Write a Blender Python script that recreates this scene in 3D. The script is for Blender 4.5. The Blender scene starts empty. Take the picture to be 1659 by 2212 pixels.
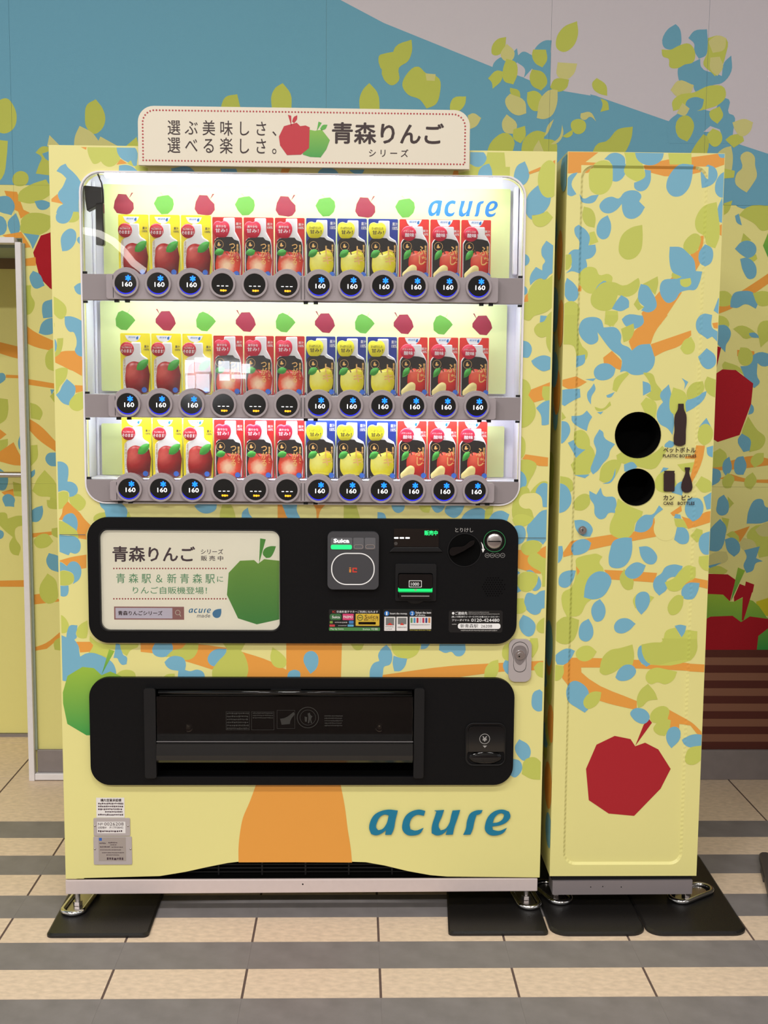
import bpy, bmesh, math, random
from mathutils import Vector, Matrix
from mathutils.geometry import tessellate_polygon
random.seed(7)
S = bpy.context.scene
COL = S.collection
PI = math.pi

# ---------------------------------------------------------------- camera, world, light, exposure
FPX, PITCH, YAW, ROLL = 2502.544, 0.111676, 0.024443, 0.00818
CAM = Vector((0.702686, -2.724667, 1.300759))
FWD = Vector((math.cos(PITCH) * math.sin(YAW), math.cos(PITCH) * math.cos(YAW), -math.sin(PITCH)))
RIGHT = Vector((math.cos(YAW), -math.sin(YAW), 0))
UP = RIGHT.cross(FWD)
_c, _s = math.cos(ROLL), math.sin(ROLL)
RX, RY = RIGHT * _c + UP * _s, UP * _c - RIGHT * _s       # camera x / y axes (rolled)
cd = bpy.data.cameras.new('camera')
cd.sensor_fit = 'HORIZONTAL'; cd.sensor_width = 36.0; cd.lens = FPX * 36.0 / 1659.0
cd.clip_start = 0.02; cd.clip_end = 100
cam = bpy.data.objects.new('camera', cd); COL.objects.link(cam)
cam.matrix_world = Matrix(((RX.x, RY.x, -FWD.x, CAM.x), (RX.y, RY.y, -FWD.y, CAM.y), (RX.z, RY.z, -FWD.z, CAM.z), (0, 0, 0, 1)))
S.camera = cam

w = bpy.data.worlds.new('world'); S.world = w; w.use_nodes = True
w.node_tree.nodes['Background'].inputs[0].default_value = (1.0, 0.985, 0.965, 1)
w.node_tree.nodes['Background'].inputs[1].default_value = 0.55
for (lx, ly, e) in ((-2.0, -2.3, 60), (0.5, -2.3, 48), (2.9, -2.3, 26), (-2.0, -5.4, 150), (0.5, -5.4, 130), (2.9, -5.4, 70)):
    ld = bpy.data.lights.new('ceiling_lamp', 'AREA'); ld.shape = 'RECTANGLE'; ld.size = 1.25; ld.size_y = 0.3
    ld.energy = e; ld.color = (1.0, 0.975, 0.945)
    lo = bpy.data.objects.new('ceiling_lamp', ld); COL.objects.link(lo); lo.location = (lx, ly, 3.95)
S.view_settings.view_transform = 'Standard'; S.view_settings.look = 'None'
S.view_settings.exposure = 0.09; S.view_settings.gamma = 1.0; S.view_settings.use_curve_mapping = False
S.cycles.max_bounces = 8; S.cycles.transparent_max_bounces = 12; S.cycles.use_denoising = True
S.cycles.sample_clamp_indirect = 6.0

# ---------------------------------------------------------------- picture point -> point on a real plane
def _ray(px, py):
    return FWD + RX * ((px - 829.5) / FPX) - RY * ((py - 1106.0) / FPX)
def at(px, py, Y=0.0):
    d = _ray(px, py); q = CAM + d * ((Y - CAM.y) / d.y); return (q.x, q.z)
def onfloor(px, py, Z=0.0):
    d = _ray(px, py); q = CAM + d * ((Z - CAM.z) / d.z); return (q.x, q.y)
def box_at(b, Y):
    xa, za = at(b[0], (b[1] + b[3]) / 2, Y); xb, zb = at(b[2], (b[1] + b[3]) / 2, Y)
    xm = (b[0] + b[2]) / 2
    return xa, at(xm, b[3], Y)[1], xb, at(xm, b[1], Y)[1]

# ---------------------------------------------------------------- materials
def lin(c):
    return tuple(((v / 255) / 12.92 if v <= 10.3 else ((v / 255 + 0.055) / 1.055) ** 2.4) for v in c[:3]) + (1.0,)
MATS = {}
def mat(name, rgb, rough=0.5, metal=0.0, emit=None, estr=1.0, noise=0.0, nscale=60.0, bump=0.0, bscale=200.0, coat=0.0, spec=0.5, stretch=None, contrast=None):
    if name in MATS: return MATS[name]
    m = bpy.data.materials.new(name); m.use_nodes = True; nt = m.node_tree; b = nt.nodes['Principled BSDF']
    b.inputs['Base Color'].default_value = lin(rgb); b.inputs['Roughness'].default_value = rough
    b.inputs['Metallic'].default_value = metal; b.inputs['Coat Weight'].default_value = coat
    b.inputs['Specular IOR Level'].default_value = spec
    if emit:
        b.inputs['Emission Color'].default_value = lin(emit); b.inputs['Emission Strength'].default_value = estr
    if noise or bump:
        tc = nt.nodes.new('ShaderNodeTexCoord'); src = tc.outputs['Object']
        if stretch:
            mp = nt.nodes.new('ShaderNodeMapping'); mp.inputs['Scale'].default_value = stretch
            nt.links.new(src, mp.inputs['Vector']); src = mp.outputs['Vector']
    if noise:
        n = nt.nodes.new('ShaderNodeTexNoise'); n.inputs['Scale'].default_value = nscale; n.inputs['Detail'].default_value = 6
        nt.links.new(src, n.inputs['Vector'])
        r = nt.nodes.new('ShaderNodeValToRGB'); lo, hi = contrast or (0.3, 0.7)
        r.color_ramp.elements[0].position = lo; r.color_ramp.elements[1].position = hi
        c = lin(rgb)
        r.color_ramp.elements[0].color = tuple(max(0, v * (1 - noise)) for v in c[:3]) + (1,)
        r.color_ramp.elements[1].color = tuple(min(1, v * (1 + noise)) for v in c[:3]) + (1,)
        nt.links.new(n.outputs['Fac'], r.inputs['Fac']); nt.links.new(r.outputs['Color'], b.inputs['Base Color'])
    if bump:
        n2 = nt.nodes.new('ShaderNodeTexNoise'); n2.inputs['Scale'].default_value = bscale; n2.inputs['Detail'].default_value = 3
        nt.links.new(src, n2.inputs['Vector'])
        bp = nt.nodes.new('ShaderNodeBump'); bp.inputs['Strength'].default_value = bump; bp.inputs['Distance'].default_value = 0.001
        nt.links.new(n2.outputs['Fac'], bp.inputs['Height']); nt.links.new(bp.outputs['Normal'], b.inputs['Normal'])
    MATS[name] = m; return m
def print_mat(name, rough=0.45, bump=0.0, bscale=600.0, wrinkle=False, spec=0.4):
    m = bpy.data.materials.new(name); m.use_nodes = True; nt = m.node_tree; b = nt.nodes['Principled BSDF']
    a = nt.nodes.new('ShaderNodeAttribute'); a.attribute_name = 'ink'
    nt.links.new(a.outputs['Color'], b.inputs['Base Color']); b.inputs['Roughness'].default_value = rough
    b.inputs['Specular IOR Level'].default_value = spec
    if bump or wrinkle:
        tc = nt.nodes.new('ShaderNodeTexCoord'); bp = nt.nodes.new('ShaderNodeBump')
        if wrinkle:
            mp = nt.nodes.new('ShaderNodeMapping'); mp.inputs['Rotation'].default_value = (0, math.radians(35), 0)
            wv = nt.nodes.new('ShaderNodeTexWave'); wv.bands_direction = 'Z'; wv.inputs['Scale'].default_value = 33; wv.inputs['Distortion'].default_value = 0.6
            nt.links.new(tc.outputs['Object'], mp.inputs['Vector']); nt.links.new(mp.outputs['Vector'], wv.inputs['Vector'])
            nt.links.new(wv.outputs['Fac'], bp.inputs['Height']); bp.inputs['Strength'].default_value = 0.55; bp.inputs['Distance'].default_value = 0.0012
        else:
            n2 = nt.nodes.new('ShaderNodeTexNoise'); n2.inputs['Scale'].default_value = bscale
            nt.links.new(tc.outputs['Object'], n2.inputs['Vector']); nt.links.new(n2.outputs['Fac'], bp.inputs['Height'])
            bp.inputs['Strength'].default_value = bump; bp.inputs['Distance'].default_value = 0.001
        nt.links.new(bp.outputs['Normal'], b.inputs['Normal'])
    return m
def glass_mat(name, tint=(1, 1, 1), ior=1.45, rough=0.0):
    m = bpy.data.materials.new(name); m.use_nodes = True; nt = m.node_tree; nt.nodes.remove(nt.nodes['Principled BSDF'])
    out = nt.nodes['Material Output']; mx = nt.nodes.new('ShaderNodeMixShader'); fr = nt.nodes.new('ShaderNodeFresnel')
    tr = nt.nodes.new('ShaderNodeBsdfTransparent'); gl = nt.nodes.new('ShaderNodeBsdfGlossy')
    fr.inputs['IOR'].default_value = ior; tr.inputs['Color'].default_value = tint + (1,); gl.inputs['Roughness'].default_value = rough
    nt.links.new(fr.outputs['Fac'], mx.inputs[0]); nt.links.new(tr.outputs[0], mx.inputs[1]); nt.links.new(gl.outputs[0], mx.inputs[2])
    nt.links.new(mx.outputs[0], out.inputs['Surface']); return m

YELLOW = (224, 217, 142)
WALL_INK = {'b': (108, 164, 188), 'g': (190, 196, 92), 'y': (226, 219, 142)}
INK = {'b': (116, 173, 197), 'g': (193, 199, 94), 'o': (224, 154, 66), 'y': (224, 217, 142), 'r': (166, 26, 38), 'p': (202, 195, 202),
       'c': (205, 200, 132), 'l': (206, 196, 44), 'k': (92, 48, 40), 'a': (110, 176, 62), 'n': (120, 128, 96)}
M = {}
M['body'] = mat('yellow_film', YELLOW, 0.42, bump=0.06, bscale=500)
M['art'] = print_mat('printed_film', 0.42, bump=0.06, bscale=500)
M['art_lip'] = print_mat('printed_film_wrinkled', 0.42, wrinkle=True)
M['mural'] = print_mat('printed_wallpaper', 0.8, bump=0.35, bscale=420, spec=0.2)
M['wall_yellow'] = mat('wallpaper_yellow', (226, 219, 142), 0.8, bump=0.35, bscale=420, spec=0.2)
M['wall_blue'] = mat('wallpaper_blue', (108, 164, 188), 0.8, bump=0.35, bscale=420, spec=0.2)
M['wall_back'] = mat('wall_board', (160, 172, 160), 0.9, noise=0.05)
M['white_trim'] = mat('white_aluminium', (228, 224, 228), 0.35, noise=0.02)
M['grey_base'] = mat('grey_skirting', (132, 124, 124), 0.45, noise=0.05, nscale=30)
M['steel'] = mat('brushed_steel', (190, 184, 182), 0.3, 1.0)
M['chrome'] = mat('chrome', (225, 225, 225), 0.12, 1.0)
M['black'] = mat('black_panel', (9, 9, 11), 0.5, bump=0.15, bscale=900, spec=0.16)
M['black_soft'] = mat('black_plastic', (17, 17, 19), 0.45, spec=0.3)
M['gloss_black'] = mat('gloss_black', (7, 7, 8), 0.08)
M['void'] = mat('black_inside', (4, 4, 4), 0.9, spec=0.1)
M['rubber'] = mat('black_rubber', (20, 18, 18), 0.42, bump=0.4, bscale=350)
M['mauve'] = mat('mauve_plastic', (156, 146, 149), 0.38)
M['mauve_dark'] = mat('mauve_rail', (140, 131, 133), 0.5)
M['silver'] = mat('silver_paint', (186, 178, 178), 0.35, 0.3)
M['rail'] = mat('silver_rail', (206, 192, 190), 0.38, 0.15, noise=0.02)
M['rail_dark'] = mat('grey_rail', (138, 130, 132), 0.4, 0.3)
M['white_in'] = mat('display_white', (236, 236, 246), 0.5)
M['board'] = mat('display_board', (208, 219, 154), 0.5)
M['ivory'] = mat('ivory_board', (221, 213, 194), 0.5)
M['poster'] = mat('poster_sheet', (228, 222, 200), 0.35, emit=(228, 222, 200), estr=0.30)
M['white'] = mat('white_ink', (236, 236, 236), 0.5)
M['paper'] = mat('white_paper', (224, 220, 218), 0.5)
M['dark_ink'] = mat('dark_ink', (44, 20, 18), 0.5)
M['grey_ink'] = mat('grey_ink', (150, 148, 146), 0.5)
M['brown_ink'] = mat('brown_grey_ink', (72, 54, 62), 0.5)
M['green_ink'] = mat('green_ink', (104, 166, 120), 0.5)
M['red_ink'] = mat('red_ink', (172, 56, 60), 0.5)
M['logo_blue'] = mat('logo_blue', (0, 116, 150), 0.45)
M['logo_light'] = mat('logo_light_blue', (14, 112, 186), 0.45)
M['gold'] = mat('gold_ink', (236, 186, 104), 0.4)
M['navy'] = mat('navy_card', (26, 52, 140), 0.35)
M['yellow_card'] = mat('yellow_card', (244, 226, 28), 0.35)
M['red_card'] = mat('red_card', (198, 30, 30), 0.35)
M['scarlet_card'] = mat('scarlet_card', (216, 46, 38), 0.35)
M['label_black'] = mat('black_label', (22, 16, 16), 0.25)
M['bottle_white'] = mat('bottle_white', (232, 230, 228), 0.25)
M['badge_red'] = mat('badge_red', (186, 28, 44), 0.3)
M['badge_pink'] = mat('badge_pink_red', (206, 30, 62), 0.3)
M['badge_yellow'] = mat('badge_yellow', (236, 226, 42), 0.3)
M['leaf'] = mat('leaf_green', (62, 160, 54), 0.35, noise=0.25, nscale=90)
M['slice'] = mat('apple_flesh', (236, 220, 140), 0.35, noise=0.1, nscale=60)
M['drop_blue'] = mat('mark_blue', (44, 98, 186), 0.35)
M['led'] = mat('led_white', (255, 255, 255), 0.5, emit=(232, 240, 255), estr=20.0)
M['led_fill'] = mat('led_fill_white', (255, 255, 255), 0.5, emit=(232, 240, 255), estr=7.0)
M['lit_white'] = mat('lit_white', (255, 255, 255), 0.5, emit=(255, 255, 255), estr=1.3)
M['lit_green'] = mat('lit_green', (20, 160, 90), 0.5, emit=(24, 226, 110), estr=1.25)
M['lit_blue'] = mat('lit_blue', (20, 30, 220), 0.5, emit=(16, 26, 235), estr=0.9)
M['lit_cyan'] = mat('lit_cyan', (10, 90, 255), 0.5, emit=(10, 110, 255), estr=2.2)
M['lit_amber'] = mat('lit_amber', (255, 160, 20), 0.5, emit=(255, 165, 20), estr=2.0)
M['lit_window'] = mat('daylight_pane', (255, 255, 255), 0.5, emit=(240, 246, 255), estr=14.0)
M['glass'] = glass_mat('clear_glass')
M['smoke'] = glass_mat('smoked_acrylic', (0.42, 0.40, 0.37), 1.5, 0.02)
M['tile'] = mat('beige_tile', (221, 199, 175), 0.5, noise=0.15, nscale=70, bump=0.25, bscale=160, stretch=(0.7, 1.3, 1), contrast=(0.25, 0.75))
M['tile_grey'] = mat('grey_tile', (126, 121, 121), 0.5, noise=0.16, nscale=14, bump=0.2, bscale=120, contrast=(0.25, 0.75))
M['grout'] = mat('grout', (96, 78, 72), 0.8, noise=0.1)
M['ceiling'] = mat('ceiling_paint', (215, 212, 205), 0.8)
M['hall_wall'] = mat('hall_wall_paint', (190, 186, 180), 0.7)
M['green_lamp_ring'] = mat('green_ring', (30, 110, 62), 0.4, emit=(30, 110, 62), estr=0.12)
M['apple_red'] = None

def radial_mat(name, stops, size):
    m = bpy.data.materials.new(name); m.use_nodes = True; nt = m.node_tree; b = nt.nodes['Principled BSDF']
    tc = nt.nodes.new('ShaderNodeTexCoord'); mp = nt.nodes.new('ShaderNodeMapping'); gr = nt.nodes.new('ShaderNodeTexGradient'); gr.gradient_type = 'SPHERICAL'
    mp.inputs['Location'].default_value = stops[0]; mp.inputs['Scale'].default_value = (1 / size, 0.0, 1 / size)
    nz = nt.nodes.new('ShaderNodeTexNoise'); nz.inputs['Scale'].default_value = 120
    mx = nt.nodes.new('ShaderNodeMath'); mx.operation = 'MULTIPLY_ADD'; mx.inputs[1].default_value = 0.25
    rp = nt.nodes.new('ShaderNodeValToRGB')
    nt.links.new(tc.outputs['Object'], mp.inputs['Vector']); nt.links.new(mp.outputs['Vector'], gr.inputs['Vector'])
    nt.links.new(tc.outputs['Object'], nz.inputs['Vector']); nt.links.new(nz.outputs['Fac'], mx.inputs[0]); nt.links.new(gr.outputs['Fac'], mx.inputs[2])
    nt.links.new(mx.outputs[0], rp.inputs['Fac']); nt.links.new(rp.outputs['Color'], b.inputs['Base Color'])
    e = rp.color_ramp.elements
    for i, (p, c) in enumerate(stops[1:]):
        el = e[i] if i < 2 else e.new(p)
        el.position = p; el.color = lin(c)
    b.inputs['Roughness'].default_value = 0.25
    return m
M['ap_yellow_pack'] = radial_mat('apple_print_deep_red', [(0.35, 0, -0.3), (0.1, (96, 6, 10)), (0.6, (160, 14, 18)), (1.0, (206, 84, 74))], 0.045)
M['ap_red_pack'] = radial_mat('apple_print_orange_red', [(0.1, 0, 0.1), (0.15, (176, 30, 24)), (0.55, (222, 70, 40)), (0.95, (250, 214, 170))], 0.036)
M['ap_blue_pack'] = radial_mat('apple_print_yellow', [(0.2, 0, -0.1), (0.1, (190, 170, 20)), (0.5, (226, 212, 30)), (1.0, (246, 240, 120))], 0.045)
M['ap_fuji_pack'] = radial_mat('apple_print_bright_red', [(0.1, 0, -0.4), (0.1, (160, 16, 18)), (0.5, (206, 34, 28)), (1.0, (232, 96, 66))], 0.04)

# ---------------------------------------------------------------- mesh helpers
WL = {}
def wloc(o):
    return WL.get(o.name, Vector((0, 0, 0))) if o else Vector((0, 0, 0))
def link(o, parent=None):
    COL.objects.link(o)
    if parent is not None:
        o.parent = parent; o.location = -wloc(parent)
    WL[o.name] = Vector((0, 0, 0))
    return o
def mk(name, verts, faces, m, parent=None, smooth=False, closed=True, bevel=0.0, seg=2, fm=None):
    me = bpy.data.meshes.new(name); me.from_pydata([tuple(v) for v in verts], [], faces)
    for mm in (m if isinstance(m, (list, tuple)) else [m]): me.materials.append(mm)
    if closed:
        bm = bmesh.new(); bm.from_mesh(me); bmesh.ops.recalc_face_normals(bm, faces=bm.faces); bm.to_mesh(me); bm.free()
    if fm: me.polygons.foreach_set('material_index', fm)
    if smooth: me.polygons.foreach_set('use_smooth', [True] * len(me.polygons))
    o = link(bpy.data.objects.new(name, me), parent)
    if bevel:
        b = o.modifiers.new('edge', 'BEVEL'); b.width = bevel; b.segments = seg; b.limit_method = 'ANGLE'; b.angle_limit = math.radians(40)
    return o
def empty(name, loc, label=None, cat=None, group=None):
    o = bpy.data.objects.new(name, None); COL.objects.link(o); o.location = loc; o.empty_display_size = 0.1; WL[o.name] = Vector(loc)
    return tag(o, label, cat, group)
def tag(o, label=None, cat=None, group=None, kind=None):
    if label: o['label'] = label
    if cat: o['category'] = cat
    if group: o['group'] = group
    if kind: o['kind'] = kind
    return o
def area(p): return 0.5 * sum(p[i - 1][0] * p[i][1] - p[i][0] * p[i - 1][1] for i in range(len(p)))
def tess(loops):
    vs = [q for l in loops for q in l]
    tr = tessellate_polygon([[Vector((x, z, 0)) for x, z in l] for l in loops]); out = []
    for a, b, c in tr:
        A = (vs[b][0] - vs[a][0]) * (vs[c][1] - vs[a][1]) - (vs[c][0] - vs[a][0]) * (vs[b][1] - vs[a][1])
        if abs(A) < 1e-13: continue
        out.append((a, b, c) if A > 0 else (a, c, b))
    return vs, out
def prism_data(loops, yf, yb, off=0):
    vs, tr = tess(loops); n = len(vs)
    V = [(x, yf, z) for x, z in vs] + [(x, yb, z) for x, z in vs]
    F = [tuple(i + off for i in t) for t in tr] + [tuple(i + n + off for i in t[::-1]) for t in tr]
    k = 0
    for l in loops:
        for i in range(len(l)):
            a, b = k + i, k + (i + 1) % len(l); F.append((a + off, a + n + off, b + n + off, b + off))
        k += len(l)
    return V, F
def prism(name, outer, yf, yb, m, parent=None, holes=(), bevel=0.0, seg=2):
    V, F = prism_data([outer] + list(holes), yf, yb)
    return mk(name, V, F, m, parent, bevel=bevel, seg=seg)
def multi(name, shapes, yf, yb, m, parent=None, bevel=0.0):
    V, F = [], []
    for s in shapes:
        v, f = prism_data(s if isinstance(s[0][0], (tuple, list)) else [s], yf, yb, len(V)); V += v; F += f
    return mk(name, V, F, m, parent, bevel=bevel)
def flat(name, shapes, Y, m, parent=None):
    V, F = [], []
    for s in shapes:
        vs, tr = tess(s if isinstance(s[0][0], (tuple, list)) else [s]); o = len(V)
        V += [(x, Y, z) for x, z in vs]; F += [tuple(i + o for i in t) for t in tr]
    return mk(name, V, F, m, parent, closed=False)
def rrect(x0, z0, x1, z1, r, n=6, corners=(1, 1, 1, 1)):          # bl, br, tr, tl - counter-clockwise seen from the front
    out = []
    for (cx, cz, a0, on, px, pz) in ((x0 + r, z0 + r, PI, corners[0], x0, z0), (x1 - r, z0 + r, 1.5 * PI, corners[1], x1, z0),
                             (x1 - r, z1 - r, 0, corners[2], x1, z1), (x0 + r, z1 - r, 0.5 * PI, corners[3], x0, z1)):
        if on and r > 0: out += [(cx + r * math.cos(a0 + PI / 2 * i / n), cz + r * math.sin(a0 + PI / 2 * i / n)) for i in range(n + 1)]
        else: out.append((px, pz))
    return out
def rect(x0, z0, x1, z1): return [(x0, z0), (x1, z0), (x1, z1), (x0, z1)]
def circ(cx, cz, r, n=24, rz=None): return [(cx + r * math.cos(2 * PI * i / n), cz + (rz or r) * math.sin(2 * PI * i / n)) for i in range(n)]
def ring(cx, cz, r, t, n=24): return [circ(cx, cz, r, n), circ(cx, cz, r - t, n)]
def boxd(a, b, off=0):
    V = [(x, y, z) for x in (a[0], b[0]) for y in (a[1], b[1]) for z in (a[2], b[2])]
    return V, [tuple(i + off for i in f) for f in ((0, 1, 3, 2), (4, 6, 7, 5), (0, 4, 5, 1), (2, 3, 7, 6), (0, 2, 6, 4), (1, 5, 7, 3))]
def box(name, a, b, m, parent=None, bevel=0.0):
    V, F = boxd(a, b); return mk(name, V, F, m, parent, bevel=bevel)
def boxes(name, L, m, parent=None, bevel=0.0):
    V, F = [], []
    for a, b in L:
        v, f = boxd(a, b, len(V)); V += v; F += f
    return mk(name, V, F, m, parent, bevel=bevel)
def tube(name, path, r, m, parent=None, closed=False, n=8):
    P = [Vector(p) for p in path]; V, F = [], []; k = len(P); prev = None
    for i, p in enumerate(P):
        t = (P[(i + 1) % k] - P[i - 1]) if closed else (P[min(i + 1, k - 1)] - P[max(i - 1, 0)])
        t.normalize()
        if prev is None: prev = Vector((0, 0, 1)) if abs(t.z) < 0.9 else Vector((1, 0, 0))
        u = t.cross(prev); u.normalize(); v = u.cross(t); prev = v
        V += [p + (u * math.cos(2 * PI * j / n) + v * math.sin(2 * PI * j / n)) * r for j in range(n)]
    for i in range(k if closed else k - 1):
        for j in range(n):
            F.append((i * n + j, i * n + (j + 1) % n, ((i + 1) % k) * n + (j + 1) % n, ((i + 1) % k) * n + j))
    if not closed: F += [tuple(range(n))[::-1], tuple(range((k - 1) * n, k * n))]
    return mk(name, V, F, m, parent, smooth=True)
def cyl_z(name, x, y, z0, z1, r, m, parent=None, n=16, bevel=0.0):
    V = [(x + r * math.cos(2 * PI * i / n), y + r * math.sin(2 * PI * i / n), z) for z in (z0, z1) for i in range(n)]
    F = [tuple(range(n))[::-1], tuple(range(n, 2 * n))] + [(i, (i + 1) % n, n + (i + 1) % n, n + i) for i in range(n)]
    return mk(name, V, F, m, parent, bevel=bevel)
def dome(name, cx, cz, rx, rz, Y, h, m, parent=None, n=20, k=4, outline=None):   # a shallow bulge towards -y
    V, F = [], []; out = outline or circ(cx, cz, rx, n, rz); n = len(out)
    for j in range(k):
        a = PI / 2 * j / k
        V += [(cx + (x - cx) * math.cos(a), Y - h * math.sin(a), cz + (z - cz) * math.cos(a)) for x, z in out]
    V.append((cx, Y - h, cz))
    for j in range(k - 1): F += [(j * n + i, j * n + (i + 1) % n, (j + 1) * n + (i + 1) % n, (j + 1) * n + i) for i in range(n)]
    F += [((k - 1) * n + i, (k - 1) * n + (i + 1) % n, k * n) for i in range(n)]
    F = [f for f in F] ; return mk(name, V, F, m, parent, smooth=True, closed=False)

def soften(p, n=4, ang=60):                                            # rounds a traced outline, keeps its sharp tips
    N = len(p)
    if N < 4: return p
    T, cor = [], []
    for i in range(N):
        a = Vector((p[i][0] - p[i - 1][0], p[i][1] - p[i - 1][1])); b = Vector((p[(i + 1) % N][0] - p[i][0], p[(i + 1) % N][1] - p[i][1]))
        if a.length < 1e-9 or b.length < 1e-9: T.append(Vector((0, 0))); cor.append(True); continue
        c = abs(math.degrees(a.angle(b))) > ang; cor.append(c)
        t = a.normalized() * b.length + b.normalized() * a.length
        T.append(t.normalized() if t.length > 1e-9 else Vector((0, 0)))
    out = []
    for i in range(N):
        j = (i + 1) % N; p0, p1 = Vector(p[i]), Vector(p[j]); e = p1 - p0; L = e.length
        if L < 1e-9: continue
        m0 = e if cor[i] else T[i] * L; m1 = e if cor[j] else T[j] * L
        if cor[i] and cor[j]: out.append(tuple(p0)); continue
        for s in range(n):
            t = s / n
            q = p0 * (2 * t ** 3 - 3 * t * t + 1) + m0 * (t ** 3 - 2 * t * t + t) + p1 * (-2 * t ** 3 + 3 * t * t) + m1 * (t ** 3 - t * t)
            out.append((q.x, q.y))
    return out
def clip(poly, cell):                                                  # keep what lies in a convex counter-clockwise cell
    out = poly
    for i in range(len(cell)):
        ax, az = cell[i]; bx, bz = cell[(i + 1) % len(cell)]; inp, out = out, []
        if not inp: break
        def side(q): return (bx - ax) * (q[1] - az) - (bz - az) * (q[0] - ax)
        for k in range(len(inp)):
            p, q = inp[k - 1], inp[k]; sp, sq = side(p), side(q)
            if (sp < 0) != (sq < 0):
                t = sp / (sp - sq); out.append((p[0] + (q[0] - p[0]) * t, p[1] + (q[1] - p[1]) * t))
            if sq >= 0: out.append(q)
    return out
def around(x0, z0, x1, z1, hx0, hz0, hx1, hz1, r, n=6):                # convex cells of a rectangle outside a rounded window
    cells = [rect(x0, hz1, x1, z1), rect(x0, z0, x1, hz0), rect(x0, hz0, hx0, hz1), rect(hx1, hz0, x1, hz1)]
    for (cx, cz, a0, px, pz) in ((hx0 + r, hz0 + r, PI, hx0, hz0), (hx1 - r, hz0 + r, 1.5 * PI, hx1, hz0), (hx1 - r, hz1 - r, 0, hx1, hz1), (hx0 + r, hz1 - r, .5 * PI, hx0, hz1)):
        for i in range(n):
            a, b = a0 + PI / 2 * i / n, a0 + PI / 2 * (i + 1) / n
            t = [(cx + r * math.cos(a), cz + r * math.sin(a)), (px, pz), (cx + r * math.cos(b), cz + r * math.sin(b))]
            if area(t) > 1e-10: cells.append(t)
            elif area(t) < -1e-10: cells.append(t[::-1])
    return cells
def artwork(name, data, cells, Y, parent, m, yfun=None, lipcells=0, ink=None):
    V, F, C, FM = [], [], [], []
    boxes_ = [(min(q[0] for q in c), min(q[1] for q in c), max(q[0] for q in c), max(q[1] for q in c)) for c in cells]
    for k, ln in enumerate(data.strip().splitlines()):
        c = ln[0]; v = [int(t) / 1000 for t in ln[1:].split()]; p = list(zip(v[::2], v[1::2]))
        if area(p) < 0: p = p[::-1]
        p = soften(p, 4, 28 if c in 'o' else (74 if ink else 66)) if c not in 'aprkl' else p
        z0, z1 = min(q[1] for q in p), max(q[1] for q in p); x0, x1 = min(q[0] for q in p), max(q[0] for q in p)
        jit = random.uniform(0.93, 1.05) if c == 'g' else 1.0; base = [t * jit for t in lin((ink or INK).get(c, INK[c]))[:3]]
        y = Y - 0.00008 - k * 3.5e-6
        for ci, cell in enumerate(cells):
            bb = boxes_[ci]
            if bb[0] > x1 or bb[2] < x0 or bb[1] > z1 or bb[3] < z0: continue
            q = clip(p, cell)
            r = []
            for t in q:
                if not r or abs(t[0] - r[-1][0]) + abs(t[1] - r[-1][1]) > 2e-5: r.append(t)
            if len(r) < 3 or abs(area(r)) < 1e-7: continue
            vs, tr = tess([r]); o = len(V)
            V += [(x, y + (yfun(x, z) if yfun else 0), z) for x, z in vs]; F += [tuple(i + o for i in t) for t in tr]
            FM += [1 if ci >= len(cells) - lipcells and abs(cell[0][0] - cell[1][0]) < abs(cell[0][1] - cell[1][1]) * 4 else 0] * len(tr)
            for x, z in vs:
                if c == 'a':
                    f = (z - z0) / max(1e-6, z1 - z0); g = [a * (1 - f) + b * f for a, b in zip(lin((58, 150, 70)), lin((150, 184, 62)))]; C.append(tuple(g[:3]) + (1,))
                else: C.append(tuple(base) + (1,))
    o = mk(name, V, F, m, parent, closed=False, fm=FM if lipcells else None)
    a = o.data.color_attributes.new('ink', 'FLOAT_COLOR', 'POINT'); a.data.foreach_set('color', [t for c in C for t in c])
    return o

_T = {}
def glyphs(s, bold=0.0, shear=0.0, res=2, space=1.0):
    key = (s, shear, res, space)
    if key not in _T:
        cu = bpy.data.curves.new('t', 'FONT'); cu.body = s; cu.size = 1; cu.shear = shear; cu.resolution_u = res; cu.space_line = space
        o = bpy.data.objects.new('t', cu); COL.objects.link(o); bpy.context.view_layer.update()
        me = bpy.data.meshes.new_from_object(o.evaluated_get(bpy.context.evaluated_depsgraph_get()))
        v = [tuple(q.co[:2]) for q in me.vertices]; f = [tuple(q.vertices) for q in me.polygons]
        bpy.data.objects.remove(o); bpy.data.curves.remove(cu); bpy.data.meshes.remove(me)
        xs = [q[0] for q in v]; ys = [q[1] for q in v]
        _T[key] = (v, f, min(xs), min(ys), max(xs), max(ys))
    return _T[key]
def words_in(name, items, Y, m, parent, bold=0.0, shear=0.0, res=2, pic=True):  # items: (string, box) - each string filled into its box
    V, F = [], []
    for it in items:
        s, b = it[0], it[1]; v, f, x0, y0, x1, y1 = glyphs(s, bold, shear, res, it[2] if len(it) > 2 else 1.0)
        X0, Z0, X1, Z1 = box_at(b, Y) if pic else b
        x0 -= bold; x1 += bold; y0 -= bold; y1 += bold; kx = (X1 - X0) / (x1 - x0); kz = (Z1 - Z0) / (y1 - y0)
        for e, (du, dv) in enumerate(((0, 0),) if not bold else ((-bold, 0), (bold, 0), (0, bold), (0, -bold), (bold * .7, bold * .7), (-bold * .7, -bold * .7))):
            o = len(V); V += [(X0 + (x + du - x0) * kx, Y - e * 8e-6, Z0 + (y + dv - y0) * kz) for x, y in v]; F += [tuple(i + o for i in t) for t in f]
    return mk(name, V, F, m, parent, closed=False)
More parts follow.
